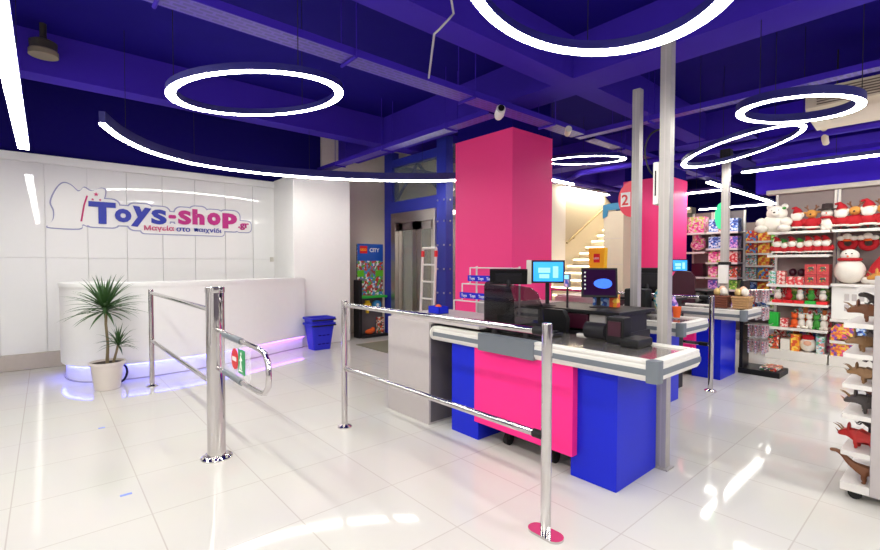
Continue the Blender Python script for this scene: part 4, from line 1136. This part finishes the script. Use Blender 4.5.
# wreaths on unit 2
for k, y in enumerate((1.07, .86)):
    t = thing('wreath', 'red plush wreath hanging below the top shelf, %s' % ('left one of two', 'right one of two')[k], 'wreath', (8.4, y, 1.6), 'red wreaths under the top shelf')
    wb = B(); tube(wb, [(8.42, y+.075*math.cos(2*PI*j/24), 1.68+.075*math.sin(2*PI*j/24)) for j in range(24)], .036, 10, closed=True)
    obj('ring', wb, 'red', t)
    fg = ball(B(), (8.36, y, 1.775), .04, .05, .045); ball(fg, (8.36, y-.07, 1.75), .035, .045, .035); ball(fg, (8.36, y+.07, 1.75), .035, .045, .035)
    obj('snow_trim', fg, 'wfur', t)
    obj('bow', ball(B(), (8.36, y, 1.72), .03, .05, .02), 'orange', t)
    obj('hanger', tube(B(), [(8.42, y, 1.74), (8.57, y, 1.80)], .004, 6), 'steel', t)
tag(obj('plush_leaf', ball(ball(B(), (8.40, .70, 1.74), .04, .06, .05), (8.40, .64, 1.70), .04, .05, .04), 'gplush'), 'green plush bunch hanging right of the wreaths', 'decoration')
# snowman jar and hat standing on the white frame unit
t = thing('snowman_jar', 'big round white plush snowman with red scarf on the wall shelf', 'plush toy', (8.24, 1.02, 1.125))
obj('body', ball(B(), (8.24, 1.02, 1.30), .15, .165, .175, 3), 'wfur', t)
hd = obj('head', ball(B(), (8.22, 1.02, 1.51), .09, .10, .085, 3), 'wfur', t)
obj('scarf', tube(B(), [(8.23+.1*math.cos(2*PI*k/18), 1.02+.11*math.sin(2*PI*k/18), 1.455) for k in range(18)], .02, 8, closed=True), 'red', t)
obj('nose', tube(B(), [(8.14, 1.03, 1.5), (8.09, 1.03, 1.495)], [.014, .003], 8), 'orange', hd)
fe = B(); [ball(fe, (8.138, 1.02+s*.03, 1.535), .009) for s in (-1, 1)]; obj('eyes', fe, 'dkfur', hd)
t = thing('santa_hat', 'big red pointed hat with white fur brim on the wall shelf', 'hat', (8.24, .72, 1.125))
obj('cone', tube(B(), [(8.24, .72, 1.2), (8.24, .70, 1.36), (8.23, .66, 1.5), (8.22, .62, 1.6)], [.15, .11, .06, .02], 18), 'red', t)
obj('brim', tube(B(), [(8.24+.14*math.cos(2*PI*k/18), .72+.14*math.sin(2*PI*k/18), 1.175) for k in range(18)], .048, 10, closed=True), 'wfur', t)
obj('pompom', ball(B(), (8.21, .6, 1.6), .035), 'wfur', t)
# boxed row
def crate(label, m, x, y0, y1, z0, z1, d=.2, cat='box', group=None, name='toy_box', window=None):
    if window:
        t = thing(name, label, cat, (x+d/2, (y0+y1)/2, z0), group)
        obj('carton', box(B(), x, y0, z0, x+d, y1, z1, .003), m, t)
        obj('print_window', box(B(), x-.002, y0+(y1-y0)*.25, z0+(z1-z0)*.3, x, y1-(y1-y0)*.25, z0+(z1-z0)*.75), window, t)
        return t
    return tag(obj(name, box(B(), x, y0, z0, x+d, y1, z1, .003), m), label, cat, group)
for i, (ya, yb) in enumerate(((1.355, 1.485), (1.222, 1.352))):
    for j in range(2):
        crate('red printed gift box with dark window on third shelf, %s %s of four' % (('lower', 'upper')[j], ('left', 'right')[i]), 'rbox', 8.13, ya, yb, 1.096+j*.148, 1.241+j*.148, .25, group='red gift boxes stacked two by two', window='mixbox')
for i, (ya, yb) in enumerate(((1.60, 1.70), (1.495, 1.595))):
    crate('red and white gift box on third shelf, %s of the pair beside the red boxes' % ('left', 'right')[i], 'rwbox', 8.13, ya, yb, 1.096, 1.21, .2, group='red and white gift boxes')
    tag(obj('plush_ball', ball(B(), (8.28, (ya+yb)/2, 1.27), .07, .05, .06), 'maroon'), 'dark red plush lying on the %s red and white gift box' % ('left', 'right')[i], 'plush toy', 'dark red plush on gift boxes')
for i, (ya, yb, m, c) in enumerate(((1.82, 1.91, 'gwbox', 'left'), (1.71, 1.81, 'rwbox', 'right'))):
    for j in range(3):
        crate('small %s box in the %s stack on third shelf, %s' % (('green and white', 'pink and white')[i], c, ('at the bottom', 'in the middle', 'on top')[j]), 'gwbox' if i == 0 else 'rwbox', 8.12, ya, yb, 1.096+j*.066, 1.16+j*.066, .14, group='small stacked boxes on third shelf')
# figures in red trays
cols = ['wfur', 'red', 'wfur', 'gplush', 'wfur']
for k in range(5):
    y = 1.80-k*.128
    t = thing('tray_toy', 'small plush toys in a red tray on the fourth shelf, %s of five' % ORD[k], 'toy', (8.2, y, .825), 'toys in red trays')
    obj('tray', box(B(), 8.12, y-.06, .826, 8.3, y+.06, .87, .004), 'redp' if k != 3 else 'gsat', t)
    b_ = ball(B(), (8.19, y, .93), .045, .045, .06); ball(b_, (8.19, y, 1.0), .036)
    obj('plush', b_, cols[k], t)
    obj('plush_hat', tube(B(), [(8.19, y, 1.02), (8.2, y+.01, 1.065)], [.034, .01], 10), ('gplush', 'red', 'red', 'brfur', 'gplush')[k], t)
# lower shelves unit 1
crate('bright green carded toy at the left end of the fifth shelf', 'gsat', 8.13, 1.78, 1.90, .472, .68, .1)
crate('mixed printed toy box on the fifth shelf beside the green card', 'rwbox', 8.14, 1.67, 1.76, .472, .60, .15)
for k, (y, m, c) in enumerate(((1.60, 'orange', 'orange'), (1.52, 'wfur', 'white'), (1.43, 'wfur', 'white'), (1.35, 'gplush', 'green'), (1.27, 'wfur', 'white'))):
    b_ = ball(B(), (8.2, y, .54), .05, .045, .07); ball(b_, (8.19, y, .64), .04); [ball(b_, (8.17, y+s*.03, .49), .05, .025, .02) for s in (-1, 1)]; [ball(b_, (8.2, y+s*.03, .68), .015) for s in (-1, 1)]
    tag(obj('plush_animal', b_, m), '%s sitting plush animal on the fifth shelf, %s of five' % (c, ORD[k]), 'plush toy', 'plush animals on the fifth shelf')
for k, (y0_, y1_, m, c, zt) in enumerate(((1.77, 1.90, 'mixbox', 'mixed print', .34), (1.64, 1.75, 'wfur', 'white', .30), (1.53, 1.63, 'orbox', 'orange print', .38), (1.25, 1.34, 'gwbox', 'green and white', .38))):
    crate('%s toy pack on the bottom deck, %s' % (c, ('at the left end', 'second from left', 'left of the round face', 'at the right end')[k]), m, 8.13, y0_, y1_, .142, zt, .2)
for k in range(9):
    y = 1.885-k*.078
    m = ('mixbox', 'rwbox', 'gwbox', 'orbox', 'ppbox', 'mixbox', 'blbox', 'rwbox', 'pkbox')[k]
    crate('tall slim toy pack standing at the back of the bottom deck, %s' % ORD[k], m, 8.38, y-.07, y, .142, .40, .08, group='slim packs at the back of the bottom deck')
for k in range(8):
    y = 1.64-k*.054
    crate('narrow printed carton at the back of the fifth shelf, %s' % ORD[k], ('mixbox', 'gwbox', 'orbox', 'rwbox')[k % 4], 8.36, y-.05, y, .472, .73+.02*(k % 3), .08, group='narrow cartons at the back of the fifth shelf')
for k in range(7):
    y = 1.885-k*.092
    crate('flat boxed toy at the back of the fourth shelf, %s' % ORD[k], ('mixbox', 'gwbox', 'grbox', 'rwbox')[(k*3) % 4], 8.4, y-.085, y, .826, 1.03, .06, group='flat boxes at the back of the fourth shelf')
t = thing('round_cushion', 'round white bearded face cushion on the bottom deck', 'plush toy', (8.2, 1.44, .141))
obj('beard', ball(B(), (8.2, 1.44, .245), .05, .10, .10, 3), 'wfur', t)
hd = obj('face', ball(B(), (8.165, 1.44, .265), .03, .05, .04), 'skin', t)
obj('hat', ball(B(), (8.2, 1.44, .345), .05, .08, .045), 'red', t)
# unit 2: white advent panel + boxes
t = thing('advent_panel', 'white framed panel with grid of small windows on the wall shelf', 'decoration', (8.2, .9, .645))
obj('frame', box(B(), 8.14, .58, .646, 8.19, 1.19, 1.12, .01), 'white', t)
gw = B()
for i in range(6):
    for j in range(2): box(gw, 8.132, .63+i*.075, .76+j*.14, 8.142, .68+i*.075, .85+j*.14, .004)
obj('window_grid', gw, 'greylam', t)
for j, z in enumerate((.352, .142)):
    pts = [(1.185, z), (1.185, z+.16), (1.12, z+.23), (1.02, z+.23), (.95, z+.17), (.95, z)]
    tag(obj('toy_box', prism_x(B(), pts, 8.13, 8.3), 'pybox'), 'pink and yellow toy box with arched top, %s' % ('upper one', 'on the bottom deck')[j], 'box', 'arched pink boxes')
    crate('blue toy pack right of the %s arched pink box' % ('upper', 'lower')[j], 'blbox', 8.14, .84, .93, z, z+.2, .15)
# objects with tuples fix-up for labels
for o in bpy.data.objects:
    pass

# ------------------------------------------------------------------ rear toy shelves
shelving('rear white shelving with red and green boxes under the blue far wall', 2.28, 3.18, 11.0, 11.5, [.5, .8, 1.08, 1.36, 1.61, 1.86], 2.28)
shelving('rear shelving bay with black shelf edges behind the green sign post', 2.70, 3.24, 9.5, 9.95, [.6, .92, 1.14, 1.42, 1.68, 1.99], 2.4, mback='darklam')
shelving('rear shelving bay with pink plush beside the rear pillar', 3.25, 3.62, 9.5, 9.95, [.6, 1.14, 1.62, 1.99], 2.4)
names = {'pkbox': 'pink', 'blbox': 'blue', 'ppbox': 'purple', 'rdbox': 'red and blue', 'grbox': 'green', 'orbox': 'orange', 'gwbox': 'pale green', 'mixbox': 'mixed colour', 'rwbox': 'red and white'}
rows = [(1.99, ['blbox', 'rwbox', 'blbox'], .24), (1.68, ['blbox', 'blbox', 'ppbox'], .22), (1.42, ['pkbox', 'pkbox', 'rwbox'], .2), (1.14, ['pkbox', 'pkbox', 'mixbox'], .2), (.92, ['ppbox', 'blbox', 'grbox'], .17), (.6, ['blbox', 'pkbox', 'ppbox'], .2)]
wn = ['top', 'second', 'third', 'fourth', 'fifth', 'sixth']
for i, (z, ms, h) in enumerate(rows):
    for k, m in enumerate(ms):
        y1 = 3.20-k*.165
        crate('%s toy box on the %s shelf of the black edged bay, %s' % (names[m], wn[i], ('left', 'middle', 'right')[k]), m, 9.53, y1-.155, y1, z+.001, z+h, .2, group='toy boxes in the black edged bay')
rows = [(1.86, ['rdbox', 'orbox', 'grbox'], .22), (1.61, ['rdbox', 'orbox', 'grbox'], .21), (1.36, ['gwbox', 'orbox', 'mixbox'], .22), (1.08, ['gwbox', 'rdbox', 'rwbox'], .23), (.8, ['blbox', 'orbox', 'pkbox'], .22), (.5, ['rdbox', 'blbox', 'grbox'], .22)]
for i, (z, ms, h) in enumerate(rows):
    for k, m in enumerate(ms):
        ya = [3.14, 2.78, 2.56][k]; wd_ = [.34, .2, .25][k]
        crate('%s toy box on the %s shelf of the rearmost unit, %s' % (names[m], wn[i], ('left', 'middle', 'right')[k]), m, 11.03, ya-wd_, ya, z+.001, z+h, .2, group='toy boxes on the rearmost unit')
crate('large pink toy box on the top shelf beside the rear pillar', 'pkbox', 9.53, 3.29, 3.58, 1.991, 2.30, .25)
tag(obj('plush_toy', ball(ball(ball(B(), (9.7, 3.44, 1.76), .1, .14, .11), (9.66, 3.44, 1.90), .08), (9.66, 3.36, 1.83), .07), 'pkbox'), 'pink and green plush heap on the shelf beside the rear pillar', 'plush toy')
crate('dark purple toy pack on the lower shelf beside the rear pillar', 'maroon', 9.55, 3.3, 3.5, 1.141, 1.4, .2)
crate('pink toy pack on the lowest shelf beside the rear pillar', 'pkbox', 9.55, 3.3, 3.55, .601, .85, .2)

# ------------------------------------------------------------------ dinosaur shelf at the right edge
t = thing('gondola_shelf', 'white wheeled shelf of toy dinosaurs at the right edge', 'shelving', (3.9, 0, 0))
gz = [.10, .29, .51, .69, .87, 1.05, 1.26]
for i, z in enumerate(gz):
    xf = 3.58 if i < 6 else 3.68
    s = obj('shelf', box(B(), xf, -.9, z-.03 if i else .05, 4.12, .465 if i < 6 else .42, z, .004), 'wmetal', t)
obj('upright', box(B(), 3.575, .255, .05, 3.64, .335, 1.33, .006), 'greylam', t)
obj('upright', box(B(), 4.06, .255, .05, 4.12, .335, 1.33, .006), 'greylam', t)
obj('back_panel', box(B(), 3.70, -.9, .1, 3.72, -.4, 1.3), 'pegs', t)
for x, y in ((3.63, .40), (4.05, .40), (3.63, -.82), (4.05, -.82)):
    c = obj('caster', tube(B(), [(x-.016, y, .033), (x+.016, y, .033)], .033, 14), 'rubber', t)
def dino(label, kind, x, y, z, s, m, ang=0, ky=1.0):
    # heads point towards +Y (left in the photograph)
    if kind == 'sauropod':
        P = [(0, 0, .42), (0, .22, .45), (0, .40, .62), (0, .52, .86), (0, .62, .98), (0, .74, .95), (0, -.25, .42), (0, -.5, .34), (0, -.8, .26)]
        E = [(0, 1), (1, 2), (2, 3), (3, 4), (4, 5), (0, 6), (6, 7), (7, 8)]; Rr = [.17, .15, .10, .065, .06, .05, .15, .08, .025]
        legs = [(.10, .17), (-.10, .17), (.10, -.2), (-.10, -.2)]; lr = .06
    elif kind == 'horned':
        P = [(0, 0, .36), (0, .22, .38), (0, .4, .42), (0, .58, .36), (0, .70, .28), (0, -.25, .34), (0, -.5, .26), (0, -.75, .2)]
        E = [(0, 1), (1, 2), (2, 3), (3, 4), (0, 5), (5, 6), (6, 7)]; Rr = [.19, .18, .17, .11, .05, .15, .08, .025]
        legs = [(.12, .2), (-.12, .2), (.12, -.2), (-.12, -.2)]; lr = .065
    else:
        P = [(0, 0, .52), (0, .15, .62), (0, .28, .78), (0, .42, .82), (0, .56, .78), (0, -.22, .48), (0, -.5, .46), (0, -.85, .5)]
        E = [(0, 1), (1, 2), (2, 3), (3, 4), (0, 5), (5, 6), (6, 7)]; Rr = [.15, .14, .09, .10, .06, .12, .07, .02]
        legs = [(.09, -.02), (-.09, -.02)]; lr = .06
    P = list(P); E = list(E); Rr = list(Rr)
    for lx, ly in legs:
        par = min(range(len(P)), key=lambda q: abs(P[q][1]-ly) if Rr[q] > .11 else 9)
        n = len(P); top = P[par][2]
        P += [(lx, ly, top-.1), (lx*1.05, ly+.03, top*.45), (lx*1.05, ly, .03), (lx*1.05, ly+.06, .025)]
        E += [(par, n), (n, n+1), (n+1, n+2), (n+2, n+3)]; Rr += [lr*1.2, lr, lr*.75, lr*.6]
    P = [(p[0], p[1]*ky, p[2]) for p in P]
    ca, sa = math.cos(ang), math.sin(ang)
    P = [(x+s*(p[0]*ca-p[1]*sa), y+s*(p[0]*sa+p[1]*ca), z+s*p[2]) for p in P]
    t = thing('toy_dinosaur', label, 'toy dinosaur', (x, y, z), 'toy dinosaurs')
    b = obj('body', skin(P, E, [r*s*(1.35 if kind == 'sauropod' else 1) for r in Rr], 1), m, t)
    def W(a, bb, c):
        bb = bb*ky
        return (x+s*(a*ca-bb*sa), y+s*(a*sa+bb*ca), z+s*c)
    if kind == 'horned':
        h = B()
        for sx in (-.07, .07): tube(h, [W(sx, .56, .46), W(sx*1.2, .66, .56), W(sx*1.2, .78, .6)], [.03*s, .02*s, .003*s], 8)
        tube(h, [W(0, .68, .36), W(0, .76, .44)], [.025*s, .003*s], 8); obj('horn', h, 'dtan', t)
        obj('frill', ball(B(), W(0, .42, .56), .17*s, .05*s, .16*s), m, t)
    if kind == 'raptor':
        h = B()
        for sx in (-.08, .08): tube(h, [W(sx, .2, .62), W(sx*1.2, .3, .5), W(sx*1.2, .38, .52)], [.03*s, .022*s, .012*s], 8)
        obj('arm', h, m, t)
    if kind == 'sauropod':
        h = B(); tube(h, [W(0, -.6, .40), W(0, -.25, .58), W(0, 0, .605), W(0, .22, .60), W(0, .36, .70)], [.02*s, .05*s, .06*s, .055*s, .02*s], 8); obj('back_stripe', h, 'dback', t, 'purple back stripe')
    ey = B(); hp = {'sauropod': (.045, .68, 1.0), 'horned': (.09, .6, .42), 'raptor': (.07, .47, .86)}[kind]
    for sx in (-1, 1): ball(ey, W(hp[0]*sx, hp[1], hp[2]), .014*s, sub=1)
    obj('eye', ey, 'black', t)
    return t
dino('brown long-necked toy dinosaur on the bottom shelf reaching out to the left', 'sauropod', 3.64, .31, .10, .165, 'dbrown', 0, 1.75)
dino('dark toy dinosaur behind the long-necked one on the bottom shelf', 'raptor', 3.86, .33, .10, .20, 'dgrey', .3)
dino('bright red horned toy dinosaur on the second shelf from the floor', 'horned', 3.68, .36, .29, .20, 'dred', -.2)
dino('dark grey toy dinosaur behind the red horned one', 'raptor', 3.88, .36, .29, .20, 'dgrey', .3)
dino('dark blue-grey horned toy dinosaur on the third shelf from the floor', 'horned', 3.68, .33, .51, .20, 'dgrey', .2)
dino('orange brown toy dinosaur standing behind on the third shelf', 'raptor', 3.86, .36, .51, .19, 'dbrown', -.2)
dino('tan crouching toy dinosaur on the fourth shelf from the floor', 'horned', 3.66, .34, .69, .17, 'dtan', -.1)
dino('dark red toy dinosaur at the back of the fourth shelf', 'raptor', 3.86, .33, .69, .20, 'maroon', 0)
dino('pale tan horned toy dinosaur on the fifth shelf from the floor', 'horned', 3.72, .36, .87, .17, 'dtan', .4)
dino('dark brown toy dinosaur at the back of the fifth shelf', 'raptor', 3.92, .34, .87, .18, 'dgrey', 0)
dino('brown horned toy animal on the sixth shelf beside the upright', 'horned', 3.74, .34, 1.05, .19, 'dbrown', .1)
dino('dark brown toy dinosaur at the back of the sixth shelf', 'raptor', 3.94, .34, 1.05, .19, 'dgrey', .2)
dino('yellow brown toy dinosaur on the top shelf of the wheeled rack', 'horned', 3.80, .28, 1.26, .16, 'brfur', .1)

# floor stickers
tag(obj('sticker', box(B(), .315, 4.745, 0, .36, 4.775, .001), 'paper'), 'tiny blue scrap on the floor tiles, the farther one', 'scrap')
tag(obj('sticker', box(B(), .315, 3.275, 0, .375, 3.3, .001), 'paper'), 'tiny blue scrap on the floor tiles, the nearer one', 'scrap')

# ------------------------------------------------------------------ light and view
w = bpy.data.worlds.new('world'); SC.world = w; w.use_nodes = True
w.node_tree.nodes['Background'].inputs['Color'].default_value = (.9, .92, 1, 1)
w.node_tree.nodes['Background'].inputs['Strength'].default_value = .3
SC.view_settings.view_transform = 'Standard'; SC.view_settings.look = 'None'
SC.view_settings.gamma = 1; SC.view_settings.use_curve_mapping = False
SC.view_settings.exposure = 0.76
